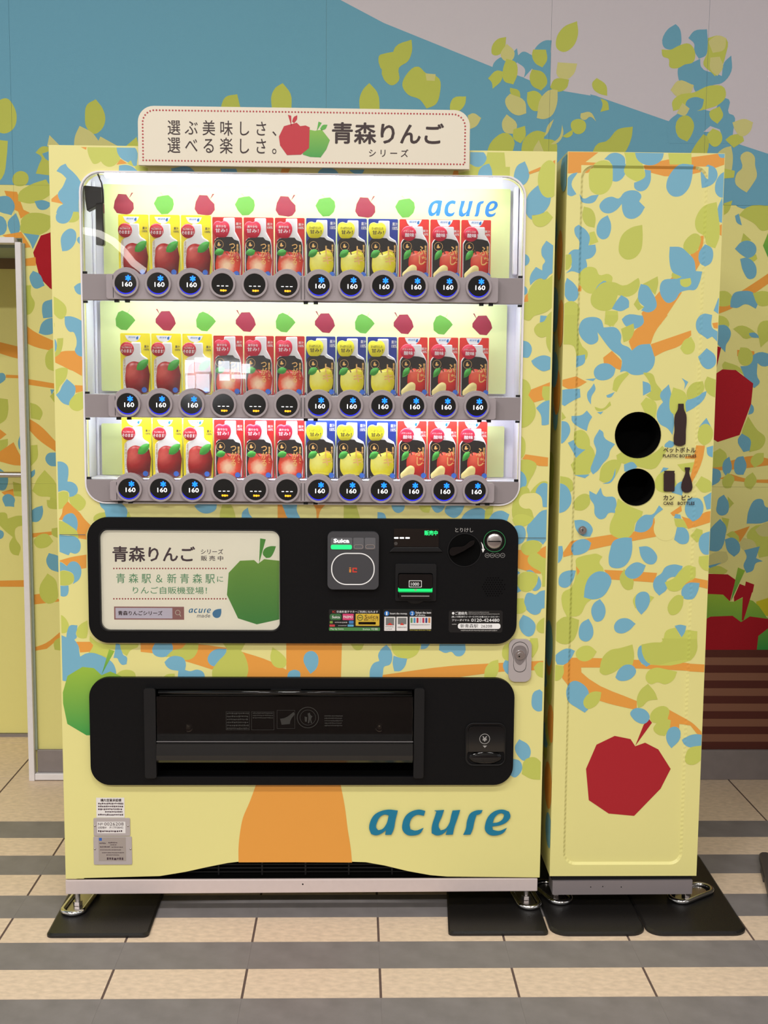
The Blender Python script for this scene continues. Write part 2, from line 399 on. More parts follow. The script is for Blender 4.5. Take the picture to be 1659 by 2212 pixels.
def tiny_rows(name, rows, Y, m, parent):                             # print too small to read: rows of little strokes
    sh = []
    for (x0, y0, x1, y1) in rows:
        X0, Z0, X1, Z1 = box_at((x0, y0, x1, y1), Y); x = X0; h = Z1 - Z0
        while x < X1 - h * 0.4:
            wd = h * random.uniform(0.45, 0.9); sh.append(rect(x, Z0 + h * random.uniform(0, .25), min(x + wd, X1), Z1 - h * random.uniform(0, .25))); x += wd + h * 0.25
    return flat(name, sh, Y, m, parent)
def pts(crop, s, Y):                                                 # "x,y x,y" in a crop (x0, y0, scale) of the picture -> plane Y
    out = []
    for t in s.split():
        x, y = map(float, t.split(',')); out.append(at(crop[0] + x / crop[2], crop[1] + y / crop[2], Y))
    return out if area(out) > 0 else out[::-1]
def logo_shapes(X0, Z0, X1, Z1):
    L = []
    for ln in LOGO.strip().splitlines():
        v = [int(t) / 10000 for t in ln[1:].split()]; L.append(list(zip(v[::2], v[1::2])))
    xs = [q[0] for l in L for q in l]; zs = [q[1] for l in L for q in l]; a, b, c, d = min(xs), min(zs), max(xs), max(zs)
    L = [soften([(X0 + (x - a) / (c - a) * (X1 - X0), Z0 + (z - b) / (d - b) * (Z1 - Z0)) for x, z in l], 4, 50) for l in L]
    L = [l if area(l) > 0 else l[::-1] for l in L]
    return [[L[0], L[1][::-1]], [L[2]], [L[3]], [L[4]], [L[5], L[6][::-1]]]
def drop_shape(x0, z0, x1, z1):
    w_, h_ = x1 - x0, z1 - z0
    return soften([(x0 + w_ * a, z0 + h_ * b) for a, b in ((1, 1), (.98, .45), (.8, .1), (.45, 0), (.12, .15), (0, .5), (.2, .8), (.55, .95))], 4, 60)

# ================================================================ traced prints: colour letter + outline in mm (x z x z ...) on each surface
MACHINE_ART='''o61 1832 88 1832 85 1820
g88 1832 88 1820 95 1798 102 1789 110 1790 118 1795 123 1789 135 1783 146 1785 154 1791 162 1801 156 1814 154 1833
b154 1833 185 1834 199 1822 199 1785 194 1785 178 1794 164 1802 156 1814
o163 1801 178 1791 153 1788
g177 1791 186 1798 192 1785 183 1788
g194 1785 199 1787 224 1781 224 1770 203 1770
b159 1786 173 1788 189 1784 205 1770 158 1768
o-2 1705 18 1721 31 1699 15 1702
b17 1772 26 1783 38 1789 42 1782 54 1771 67 1756 74 1742 69 1726 66 1705 66 1679 14 1679 20 1692 31 1699 22 1709 19 1721 30 1737 39 1756 29 1766
b31 1700 21 1686 13 1671 15 1661 29 1655 41 1659 49 1670 53 1682 65 1682 66 1700
g53 1682 65 1682 65 1665 56 1659 42 1658 50 1670
b26 1593 24 1605 24 1624 32 1637 49 1644 57 1638 59 1628 53 1607 39 1595
b60 1619 65 1626 69 1626 67 1609 62 1614
b51 1513 60 1520 70 1523 70 1495 61 1496 54 1503
g2 1492 20 1481 31 1469 33 1457 29 1445 20 1439 8 1446 0 1460
o-2 1354 20 1365 50 1367 66 1352 65 1321 44 1321 20 1332 -3 1343
o-3 1343 42 1322 65 1309 67 1347 -3 1348
b28 1445 39 1446 55 1442 66 1436 68 1354 63 1354 50 1367 54 1380 52 1402 47 1410 40 1410 30 1422
g-2 1436 2 1434 1 1410 -3 1400
b-4 1400 5 1393 9 1379 5 1365 -2 1359 -5 1359
g10 1395 24 1396 22 1378 15 1360 3 1351 -2 1355 6 1365 9 1379
g-2 1319 11 1326 25 1328 33 1326 31 1312 26 1300 13 1284 6 1268 -4 1262
o48 1288 66 1287 66 1274 50 1270
b30 1302 41 1293 49 1284 48 1269 39 1254 33 1241 21 1245 4 1265 13 1274 18 1285
g67 1273 55 1270 42 1260 34 1242 40 1232 54 1228 66 1234
b-5 1107 6 1110 18 1108 27 1100 29 1084 26 1063 36 1062 47 1054 50 1042 44 1031 30 1026 28 1038 18 1042 6 1039 -4 1034
g-3 1032 15 1040 27 1038 28 1027 23 1009 12 999 -3 998
g28 1027 36 1027 50 1034 60 1027 68 1015 63 1001 52 994 40 1001 32 1011
o26 1016 40 1002 53 990 63 976 78 960 68 940 68 926 48 929 46 946 14 972 4 973 12 988 14 1000
b12 970 16 980 26 987 36 988 45 978 48 962 45 946 31 958
g-2 972 14 968 31 958 45 946 49 934 48 927 33 935 -3 937
b-3 938 23 935 38 934 51 924 54 910 49 896 42 892 29 895 25 888 12 893 -2 900
o-2 874 32 884 67 890 66 858 54 856 41 872 21 862 8 872
b-3 873 8 871 20 862 31 873 41 873 51 864 54 846 48 830 33 819 37 830 34 844 21 851 9 852 -3 844
g-3 844 9 851 21 850 33 844 37 832 30 820 14 816 -3 818
b-3 816 12 815 23 816 23 802 19 792 12 789 -4 795
g-3 748 9 742 18 731 22 719 16 703 -4 701
g71 695 86 681 106 675 132 674 131 661 118 662 110 640 94 648 78 653 67 653 74 665 80 673 71 681
b-3 699 15 691 18 707 24 719 42 720 41 711 38 699 40 691 34 685 43 673 45 656 47 644 62 652 78 653 94 648 110 640 123 630 131 612 132 599 105 585 13 584 5 585 -3 599 -2 624 2 625 -3 636 -4 679
g40 707 48 721 66 732 66 701 63 689 53 688 41 693
o38 680 71 680 80 671 70 656 47 654 44 669
g71 695 86 681 106 675 132 674 131 661 118 662 110 644 94 649 78 654 69 654 78 671
b132 676 140 675 146 659 150 648 157 644 157 626 147 624 139 632 135 640 126 641 130 659
g142 675 186 675 186 671 166 659 158 646 150 651 144 663
b99 1017 142 1016 156 1008 164 998 165 991 163 979 115 978 112 990 112 994 103 1004
g85 970 86 980 96 988 112 991 115 978 100 974
g165 989 168 993 173 979 163 979
g133 602 145 610 161 612 175 606 178 598 178 592 148 593
a1 546 16 597 52 619 79 616 97 599 118 608 149 594 146 451 58 451 13 479
a97 600 116 662 129 658
o191 677 329 675 397 666 361 613 298 633 218 653 191 656
b218 660 225 677 265 677 268 666 261 651 239 643 221 651
g250 643 268 660 290 666 300 677 329 677 325 655 313 640 296 636 275 646
b247 631 261 644 279 646 293 640 298 627 296 612 307 609 325 613 339 607 344 592 278 591 280 610 260 614 251 622
b350 637 356 653 368 662 395 664 394 648 386 633 372 622 361 622
o428 658 501 633 538 613 538 678 599 678 599 591 440 591
o562 678 671 678 669 591 562 590
g387 677 440 677 430 659 397 664
g361 590 361 611 375 633 394 655 397 666 430 659 444 633 447 611 442 591
g505 668 527 652 538 637 534 620 523 617 509 622 500 641
b539 592 545 608 559 613 570 608 571 592
b596 603 584 622 579 637 585 654 600 659 612 650 615 634 609 615
b562 613 571 600 571 592 562 592
g240 591 253 601 271 603 271 591
g692 676 724 676 717 663 704 662
b778 675 789 660 792 641 786 626 773 621 770 606 768 592 738 592 739 614 748 630 761 635 758 649 766 665
g789 677 861 677 851 652 829 641 811 643 795 654
b795 648 811 643 828 641 822 621 812 611 797 610 793 630
b861 677 882 677 873 666 860 664
b905 677 967 677 967 658 958 648 945 648 934 658 920 655 904 662
o770 601 931 623 1018 629 1164 637 1164 614 1062 610 990 601 924 592 768 592
g1014 592 1017 618 1029 633 1047 639 1048 610 1037 592
g1056 657 1068 679 1076 679 1073 635 1060 642
b1059 627 1064 638 1073 635 1073 601 1064 610
g1119 686 1141 692 1143 668 1131 644 1125 646
g1133 620 1146 633 1164 631 1165 592 1143 600
b1149 566 1162 553 1163 517 1147 511 1134 519 1130 540 1136 560
b1102 442 1125 427 1131 410 1125 393 1116 388 1101 399 1092 422
g1118 391 1140 397 1159 380 1160 340 1134 342 1110 355
b1089 393 1104 388 1111 372 1104 354 1093 346 1082 352
o465 330 448 283 432 244 425 208 421 168 421 132 600 132 600 330
o562 330 669 330 680 271 687 216 695 164 698 131 562 132
o518 1015 534 1012 549 979 518 979
o599 1016 635 1016 619 998 614 979 610 979 608 1001
b527 1015 565 1015 563 999 572 979 543 979 534 997
b562 990 569 979 562 979
g674 1016 702 1016 713 979 674 978
b786 1017 819 1017 815 999 801 993 790 1001
g849 1017 883 1017 876 994 861 996
b879 1017 915 1014 906 998 894 994 884 1003
b917 1010 961 1014 951 992 937 982 922 987 913 998
b951 978 962 994 983 1005 1004 1004 1012 995 1008 978
g1008 978 1012 1004 1029 1014 1026 993 1016 978
b1017 978 1030 995 1048 1000 1067 991 1061 973 1041 977
b754 995 769 992 776 977 754 977
b322 1007 336 1014 375 1014 373 1000 360 991 343 990 329 998
g382 989 389 1014 403 1014 417 990 419 978 382 978
b433 978 435 993 448 1004 451 990 460 978
b277 1781 320 1784 336 1768 280 1768
b389 1782 425 1782 430 1768 394 1767
g440 1770 458 1783 473 1781 468 1767
o529 1784 549 1784 539 1766 524 1767
b616 1782 651 1783 664 1767 608 1766
b682 1783 718 1784 713 1775 692 1776
o923 1784 933 1784 936 1767 918 1767
g998 1818 1000 1830 1038 1830 1041 1805 1042 1794 1052 1794 1052 1766 934 1765 934 1779 961 1785 961 1800 980 1793
b960 1830 985 1830 995 1821 998 1813 994 1803 986 1795 976 1793 960 1800
o985 1830 989 1830 988 1827
b1004 1801 1010 1788 1012 1765 978 1765 981 1785 990 1796
o1054 1764 1062 1768 1062 1759
b1086 1807 1093 1792 1097 1778 1094 1765 1087 1756 1077 1752 1067 1759 1062 1768 1063 1783 1069 1797
o1095 1783 1123 1795 1120 1786 1097 1778
o1151 1808 1165 1816 1166 1782 1160 1787
g1145 1810 1152 1806 1160 1790 1164 1771 1161 1738 1148 1726 1138 1726 1128 1732 1121 1746 1117 1765 1120 1786 1128 1801
b1118 1754 1122 1743 1131 1730 1140 1726 1148 1727 1146 1713 1136 1697 1131 1692 1092 1691 1091 1720 1097 1734 1107 1745
b1092 1712 1146 1713 1138 1699 1124 1689 1105 1686 1105 1676 1097 1682 1092 1690
g1105 1685 1124 1689 1140 1696 1154 1682 1142 1667 1127 1660 1114 1663 1106 1675
b1140 1629 1152 1621 1165 1611 1166 1563 1149 1551 1137 1540 1130 1543 1116 1538 1105 1527 1103 1541 1106 1553 1117 1569 1132 1561 1133 1574 1138 1581 1130 1596 1129 1610
b1090 1599 1098 1594 1102 1584 1099 1576 1090 1570
b1089 1527 1097 1520 1097 1508 1090 1504
o1094 1503 1101 1510 1101 1490 1090 1488
g1100 1510 1109 1528 1128 1542 1137 1540 1164 1559 1163 1485 1145 1467 1126 1460 1116 1457 1104 1446 1089 1450 1089 1484 1101 1490
b1130 1458 1146 1457 1142 1446 1129 1442
g1116 1427 1123 1438 1139 1445 1147 1459 1164 1474 1164 1368 1158 1370 1151 1379 1145 1396 1145 1410 1134 1407 1122 1413
b1089 1400 1103 1396 1111 1385 1110 1370 1104 1361 1090 1361
b1111 1353 1123 1361 1141 1366 1153 1363 1162 1356 1161 1337 1152 1332 1140 1329 1124 1337 1115 1345
g1088 1312 1101 1307 1110 1294 1111 1282 1106 1273 1119 1257 1124 1240 1123 1224 1112 1206 1100 1198 1088 1196
o1106 1273 1112 1286 1162 1306 1163 1269 1119 1256
g1138 1282 1140 1294 1162 1294 1163 1263 1148 1260 1140 1268
b1125 1243 1134 1252 1148 1260 1163 1262 1162 1208 1148 1203 1139 1203 1136 1228
g1086 1182 1099 1169 1102 1150 1098 1130 1088 1121
o1102 1134 1161 1126 1161 1106 1128 1109 1111 1119 1095 1123
g1088 1119 1102 1122 1118 1119 1128 1112 1124 1091 1112 1069 1107 1055 1088 1062
b1086 1098 1099 1089 1106 1075 1104 1059 1085 1053
g1115 1044 1128 1060 1148 1071 1160 1066 1161 1055 1129 1037
b1128 1044 1132 1055 1148 1067 1160 1061 1160 1009 1147 1009 1136 1037
g1077 1028 1087 1050 1103 1058 1112 1052 1115 1043 1131 1034 1125 983 1114 969 1100 963 1084 967 1078 976
y1089 1024 1096 1037 1116 1042 1132 1041 1141 1034 1145 1019 1144 1001 1135 989 1126 982 1115 1005 1104 1005 1092 1012
b1126 982 1144 1000 1162 1004 1161 960 1109 959 1114 969
b1109 958 1113 969 1124 982 1161 982 1160 937 1149 919 1140 927 1109 927 1112 938
g1074 978 1081 988 1098 992 1126 982 1113 968 1096 962 1083 964
b1078 962 1083 964 1101 962 1107 947 1106 936 1100 924 1087 918
o1089 906 1097 906 1115 893 1135 900 1144 909 1160 918 1160 884 1150 880 1145 849 1134 850 1090 862
g1096 911 1102 922 1118 929 1132 929 1147 919 1142 906 1133 898 1122 894 1111 893 1102 898
g1113 886 1119 895 1133 899 1148 889 1160 884 1160 818 1149 818 1146 851 1123 866 1114 876
b1110 856 1119 858 1134 848 1125 847
b1089 856 1096 851 1089 846
b1126 809 1135 822 1140 844 1146 829 1146 818 1140 810 1131 807
g1090 838 1098 850 1112 854 1127 852 1138 844 1135 826 1126 811 1113 805 1101 807 1091 820
b1089 820 1099 807 1089 802
b1114 802 1126 801 1132 798 1144 806 1160 810 1161 765 1150 764 1145 754 1134 749 1124 752 1112 763 1107 780 1109 793
g1089 789 1105 789 1108 776 1112 762 1102 753 1089 751
b1105 749 1122 741 1135 725 1134 710 1128 699 1119 696 1106 703 1097 719 1096 732
g1161 745 1162 705 1148 705 1139 712 1138 723 1146 736
g1123 692 1140 692 1142 675 1137 655 1127 644'''
BIN_ART='''o1182 1832 1255 1829 1226 1807 1252 1806 1234 1784 1184 1781
o1360 1801 1421 1816 1470 1821 1552 1833 1553 1807 1512 1793 1379 1786 1368 1791
b1269 1814 1284 1827 1301 1828 1316 1818 1318 1804 1324 1803 1314 1773 1300 1765 1291 1766 1288 1794 1280 1811
g1314 1832 1339 1832 1356 1808 1368 1779 1354 1766 1336 1770 1317 1787 1320 1808
b1339 1832 1407 1833 1403 1816 1385 1803 1364 1803 1345 1815
g1416 1832 1470 1832 1472 1804 1421 1804
b1443 1804 1476 1804 1475 1775 1467 1750 1449 1734 1431 1734 1417 1750 1417 1767 1427 1788
b1530 1833 1552 1833 1553 1822 1538 1821
g1238 1791 1252 1807 1273 1811 1286 1804 1291 1780 1289 1758 1275 1739 1257 1735 1241 1744 1236 1765
b1184 1768 1195 1780 1209 1784 1195 1757 1207 1735 1194 1730 1184 1736
b1214 1735 1225 1726 1243 1733 1260 1735 1249 1718 1233 1715 1220 1719
b1364 1793 1379 1791 1378 1763 1367 1747 1353 1744 1342 1752 1341 1763 1354 1768 1366 1777
b1496 1792 1510 1805 1526 1798 1533 1781 1524 1763 1510 1755 1499 1753 1496 1775
b1554 1793 1538 1782 1528 1758 1531 1740 1540 1732 1555 1732
b1262 1709 1270 1723 1290 1731 1306 1727 1319 1741 1336 1746 1351 1743 1359 1733 1354 1721 1368 1708 1356 1689 1339 1681 1324 1685 1316 1699 1314 1715 1302 1701 1284 1693 1269 1697
g1226 1708 1244 1702 1254 1681 1252 1660 1234 1665 1223 1684
b1282 1689 1290 1670 1290 1653 1282 1637 1271 1634 1260 1642 1257 1660 1266 1679
g1363 1668 1365 1636 1361 1608 1345 1591 1327 1589 1312 1602 1310 1621 1318 1646 1339 1662
g1240 1649 1252 1652 1262 1628 1241 1620
b1214 1666 1231 1656 1242 1638 1239 1620 1255 1622 1257 1606 1247 1592 1234 1588 1237 1571 1226 1556 1200 1560 1187 1555 1200 1570 1192 1599 1203 1609 1216 1610 1217 1627 1206 1645 1205 1659
g1181 1597 1198 1599 1200 1577 1190 1563 1182 1563
b1546 1732 1536 1705 1540 1677 1552 1673
o1536 1652 1541 1668 1552 1673 1551 1642
g1486 1673 1491 1694 1505 1712 1533 1721 1538 1694 1542 1638 1534 1616 1515 1623 1507 1645 1492 1655
o1500 1644 1507 1645 1506 1623 1501 1609 1501 1580 1492 1564 1478 1602 1496 1612
g1461 1616 1471 1641 1489 1650 1499 1644 1499 1623 1487 1605 1472 1603
o1438 1551 1406 1513 1368 1466 1376 1440 1414 1440 1461 1514 1442 1544
b1429 1619 1457 1617 1472 1605 1486 1591 1492 1564 1507 1563 1502 1538 1492 1521 1476 1520 1457 1514 1447 1498 1429 1490 1416 1501 1409 1519 1414 1540 1442 1546 1456 1548 1437 1562 1429 1590
g1456 1544 1480 1548 1482 1534 1472 1527 1458 1532
g1437 1560 1460 1550 1442 1546 1436 1551
b1498 1605 1510 1625 1526 1616 1530 1599 1524 1581 1512 1574 1500 1584
b1190 1545 1208 1531 1218 1513 1213 1495 1200 1490 1187 1502 1185 1527
o1218 1528 1226 1528 1225 1515 1216 1514
g1219 1553 1240 1571 1258 1567 1266 1553 1288 1555 1297 1548 1296 1536 1270 1534 1267 1510 1238 1512 1223 1528
b1253 1508 1267 1532 1281 1539 1285 1536
g1270 1532 1303 1536 1322 1529 1358 1547 1361 1540 1355 1515 1337 1504 1311 1507 1298 1475 1272 1471 1250 1485 1249 1506 1260 1521
b1319 1507 1337 1495 1338 1479 1320 1470 1298 1475 1308 1493
g1369 1533 1403 1551 1405 1537 1399 1508 1384 1522
g1359 1504 1367 1483 1374 1480 1360 1472 1349 1486
b1364 1533 1380 1529 1392 1513 1399 1501 1402 1479 1386 1468 1367 1472 1374 1481 1361 1493 1359 1515
g1283 1471 1312 1470 1313 1453 1303 1435 1282 1440
g1184 1484 1202 1492 1217 1485 1218 1434 1180 1434
b1546 1502 1536 1473 1551 1463 1553 1502
o1373 1462 1430 1462 1400 1419 1392 1395 1348 1380 1340 1400 1354 1426 1368 1437
o1281 1362 1301 1378 1325 1355 1324 1333 1309 1338 1283 1349
b1222 1432 1229 1448 1251 1456 1273 1450 1280 1432 1310 1431 1322 1414 1322 1396 1341 1386 1348 1379 1363 1391 1390 1395 1403 1366 1398 1339 1376 1324 1350 1323 1333 1331 1322 1328 1325 1357 1297 1382 1266 1421 1267 1400 1252 1392 1234 1401 1222 1421
b1322 1451 1331 1460 1371 1460 1374 1444 1358 1431 1339 1431 1328 1440
g1321 1429 1350 1442 1352 1426 1342 1404 1328 1398
g1284 1461 1313 1461 1313 1450 1295 1434 1282 1447
o1392 1394 1486 1427 1487 1416 1462 1392 1422 1376 1402 1365
g1462 1385 1472 1405 1487 1412 1497 1391 1492 1376 1474 1372
o1534 1444 1554 1447 1552 1431 1538 1433
b1498 1449 1511 1465 1533 1463 1534 1434 1553 1420 1554 1395 1535 1413 1524 1407 1499 1429
b1505 1366 1523 1386 1544 1368 1545 1348 1528 1337 1515 1344
b1260 1331 1269 1344 1294 1348 1311 1337 1306 1320 1284 1309 1266 1313
b1240 1311 1266 1314 1259 1307
g1179 1460 1218 1460 1218 1439 1231 1388 1244 1374 1239 1356 1217 1352 1216 1370 1209 1388 1183 1392
b1217 1365 1238 1369 1237 1349 1217 1338
o1180 1308 1218 1318 1244 1305 1226 1294 1202 1287 1182 1297
b1178 1285 1200 1288 1228 1289 1230 1269 1212 1261 1192 1248 1179 1257
b1254 1291 1261 1302 1265 1289 1256 1271 1255 1252 1247 1265 1246 1280
g1305 1287 1310 1313 1339 1330 1343 1324 1325 1302 1315 1282
g1264 1247 1283 1243 1300 1260 1303 1251 1283 1238 1268 1239
b1291 1274 1311 1282 1300 1269 1293 1269
b1270 1234 1285 1236 1279 1229
b1376 1308 1393 1301 1396 1284 1378 1274
g1376 1328 1398 1325 1408 1303 1422 1285 1426 1266 1404 1263 1385 1275 1396 1284 1393 1303
g1373 1255 1385 1270 1408 1259 1410 1230 1407 1215 1390 1226
b1418 1274 1438 1301 1444 1281 1447 1256 1454 1208 1451 1182 1439 1197 1420 1208 1412 1226 1417 1248 1426 1259
g1441 1256 1449 1294 1477 1282 1485 1256 1479 1230 1453 1230 1445 1237
b1468 1316 1484 1307 1475 1289 1476 1303
b1480 1260 1527 1286 1525 1275 1504 1249 1482 1236
g1481 1282 1495 1304 1517 1309 1521 1291 1503 1271 1485 1265
g1521 1304 1527 1320 1552 1311 1554 1268 1529 1282
b1178 1213 1199 1210 1207 1192 1200 1173 1185 1160 1180 1162
g1183 1239 1196 1221 1184 1213
b1209 1225 1235 1228 1246 1238 1259 1223 1252 1210 1247 1190 1228 1199 1210 1214
b1202 1162 1218 1170 1226 1151 1245 1146 1238 1126 1227 1120 1215 1140
g1216 1188 1236 1192 1253 1174 1256 1151 1241 1146 1218 1162
g1210 1110 1230 1133 1257 1155 1265 1144 1261 1096 1250 1085 1224 1085
b1264 1166 1277 1194 1286 1187 1288 1177 1315 1159 1304 1144 1301 1130 1286 1111 1276 1096 1265 1087 1259 1096 1264 1118 1271 1144
b1220 1085 1257 1087 1246 1078
g1280 1074 1286 1107 1308 1122 1334 1121 1324 1093 1306 1070 1291 1068
b1288 1065 1306 1072 1318 1102 1317 1082 1306 1067
g1319 1133 1341 1145 1386 1130 1412 1141 1428 1156 1438 1145 1427 1123 1413 1103 1372 1106 1338 1113 1323 1119
b1338 1111 1359 1117 1370 1106 1354 1093 1339 1095
b1433 1156 1444 1169 1459 1164 1452 1153 1434 1153
b1512 1201 1520 1212 1529 1223 1543 1198 1524 1205
g1510 1186 1517 1205 1530 1209 1545 1194 1541 1168 1526 1157 1513 1168
o1508 1158 1528 1157 1524 1127 1500 1064 1496 1075 1507 1127 1485 1118 1483 1131 1505 1135
b1532 1153 1552 1159 1554 1128 1536 1135
g1465 1112 1506 1118 1499 1094 1484 1094
b1416 1075 1432 1105 1445 1103 1421 1082
g1414 1075 1436 1097 1454 1097 1467 1060 1437 1045 1418 1052
b1454 1045 1474 1071 1485 1072 1479 1038
g1509 1064 1522 1085 1548 1068 1549 1050 1527 1046
g1182 1084 1213 1074 1219 1051 1210 1044 1182 1066
b1176 1068 1199 1061 1212 1041 1213 1018 1200 1000 1178 993
g1220 1015 1229 1033 1248 1041 1259 1037 1258 1015 1241 1001 1224 1002
o1197 900 1215 927 1310 943 1371 952 1415 984 1420 939 1363 928 1262 906 1198 889
b1257 1048 1274 1039 1284 1056 1292 1036 1318 1032 1323 1015 1320 1000 1323 995 1305 995 1296 983 1285 980 1273 989 1269 1015 1259 1030
g1320 997 1323 1015 1326 1030 1349 1015 1387 999 1383 986 1369 971 1366 952 1351 935 1329 935 1310 948 1309 967
b1368 952 1373 974 1383 986 1391 991 1409 992 1425 1014 1435 1005 1413 984 1410 967 1396 952 1381 949
o1450 994 1478 1014 1480 1001 1462 988
o1480 988 1496 983 1525 994 1538 1000 1551 1002 1552 976 1497 958
g1462 982 1481 982 1496 960 1468 964
y1444 1003 1456 992 1466 964 1467 945 1456 932 1436 930 1416 948 1417 975
b1465 994 1477 992 1479 982 1462 984
b1216 910 1228 927 1254 931 1265 923 1259 906 1240 895 1224 893
b1178 915 1195 916 1197 899 1192 880 1179 870
b1223 977 1242 978 1261 968 1268 955 1262 938 1243 940 1228 955
b1318 927 1340 936 1362 936 1364 907 1359 884 1346 867 1328 862 1312 867 1308 884 1311 907
b1380 914 1401 915 1418 903 1425 888 1417 873 1402 873 1387 888
g1230 884 1244 891 1263 895 1278 897 1293 890 1286 876 1296 861 1295 831 1303 801 1259 778 1241 747 1211 744 1199 770 1200 804 1220 816 1230 846 1230 869
o1230 867 1240 855 1234 844
o1298 858 1346 856 1426 851 1419 828 1377 831 1313 835
b1251 791 1254 820 1264 842 1283 854 1305 850 1316 835 1310 812 1296 793 1273 786
g1336 839 1346 860 1370 831 1368 812 1357 809 1340 824
b1348 850 1357 867 1376 877 1398 869 1388 847 1373 837 1354 841
b1188 831 1193 848 1212 857 1230 856 1223 831 1205 815 1190 821
b1417 824 1422 839 1437 851 1444 864 1466 872 1487 868 1478 843 1460 841 1449 832 1451 813 1433 796 1421 809
g1445 828 1467 839 1482 858 1500 870 1517 866 1516 840 1498 824 1476 807 1457 809
o1494 824 1516 840 1554 833 1555 812 1526 819
b1486 803 1494 822 1505 828 1528 828 1525 809 1511 788 1492 790
b1464 932 1470 962 1489 960 1500 941 1496 924 1483 921
b1487 1005 1494 1031 1520 1031 1530 1013 1522 986 1507 976 1492 990
b1529 1035 1553 1050 1555 1009 1538 1005
g1503 941 1515 960 1530 956 1529 934 1517 926
b1522 926 1527 943 1553 955 1555 898 1535 898 1525 911
g1524 892 1555 896 1557 855 1534 862 1524 877
g1370 786 1382 801 1421 792 1402 771 1376 765
b1375 782 1378 797 1389 805 1404 803 1411 786 1406 767 1391 749 1380 763
g1455 760 1462 786 1480 798 1492 794 1489 767 1478 752 1463 749
b1290 787 1302 770 1304 751 1294 734 1282 732 1273 744 1270 763 1277 778
b1264 739 1275 717 1274 694 1261 683 1246 688 1241 709 1247 728
b1326 719 1335 736 1358 740 1378 727 1362 710 1344 703 1330 708
g1180 694 1181 721 1203 744 1241 736 1238 709 1224 682 1201 678
o1205 624 1222 643 1249 643 1552 628 1553 609 1459 614 1297 619 1249 619 1250 607 1270 590 1387 536 1388 514 1364 519 1299 536 1220 574 1203 594
g1443 683 1453 710 1475 718 1488 695 1498 710 1527 710 1526 672 1516 641 1490 629 1395 627 1390 673 1412 679
b1473 722 1486 725 1501 722 1498 706 1491 694
b1184 646 1198 661 1214 667 1233 660 1222 639 1205 627 1190 628
g1180 627 1205 624 1206 605 1193 588 1181 588
g1235 653 1248 670 1268 672 1286 658 1272 639 1256 634 1240 641
g1295 619 1302 646 1319 662 1342 667 1372 676 1377 646 1374 626 1351 622 1324 605 1304 601 1295 608
b1333 595 1341 614 1357 626 1374 624 1383 610 1375 595 1355 586 1340 588
b1385 657 1390 672 1394 674 1397 653 1418 628 1408 621 1392 634
g1394 676 1423 681 1447 681 1443 691 1527 691 1528 664 1516 642 1492 638 1465 633 1438 626 1411 631 1397 653
g1407 592 1412 610 1432 619 1452 616 1483 609 1474 588 1454 578 1436 583 1420 578
b1214 553 1217 574 1233 586 1250 581 1270 553 1258 529 1269 515 1261 507 1242 519 1221 534
g1257 529 1268 553 1285 560 1300 558 1296 536 1279 519 1266 517
g1387 540 1396 564 1413 579 1431 557 1438 540 1414 536 1400 522 1391 519
b1372 505 1378 515 1398 518 1415 508 1420 495 1409 480 1389 484 1377 495
o1464 516 1497 498 1522 484 1546 462 1549 451 1536 456 1519 477 1493 479 1494 456 1499 442 1494 450 1471 470 1462 493
g1421 498 1435 519 1459 522 1466 516 1464 491 1472 488 1468 463 1458 449 1441 453 1430 467 1437 481 1426 484
r1387 424 1406 477 1419 491 1426 482
b1372 505 1378 515 1398 518 1415 508 1420 495 1409 480 1389 484 1377 495
b1462 449 1471 469 1485 472 1493 467 1496 442 1476 418 1466 432
b1501 439 1516 451 1533 455 1552 453 1551 425 1521 422 1507 428
g1510 401 1517 418 1551 427 1551 394 1522 378 1512 383
r1268 366 1292 427 1336 449 1375 441 1387 423 1411 432 1444 415 1476 366 1453 316 1390 247 1327 253 1277 287'''
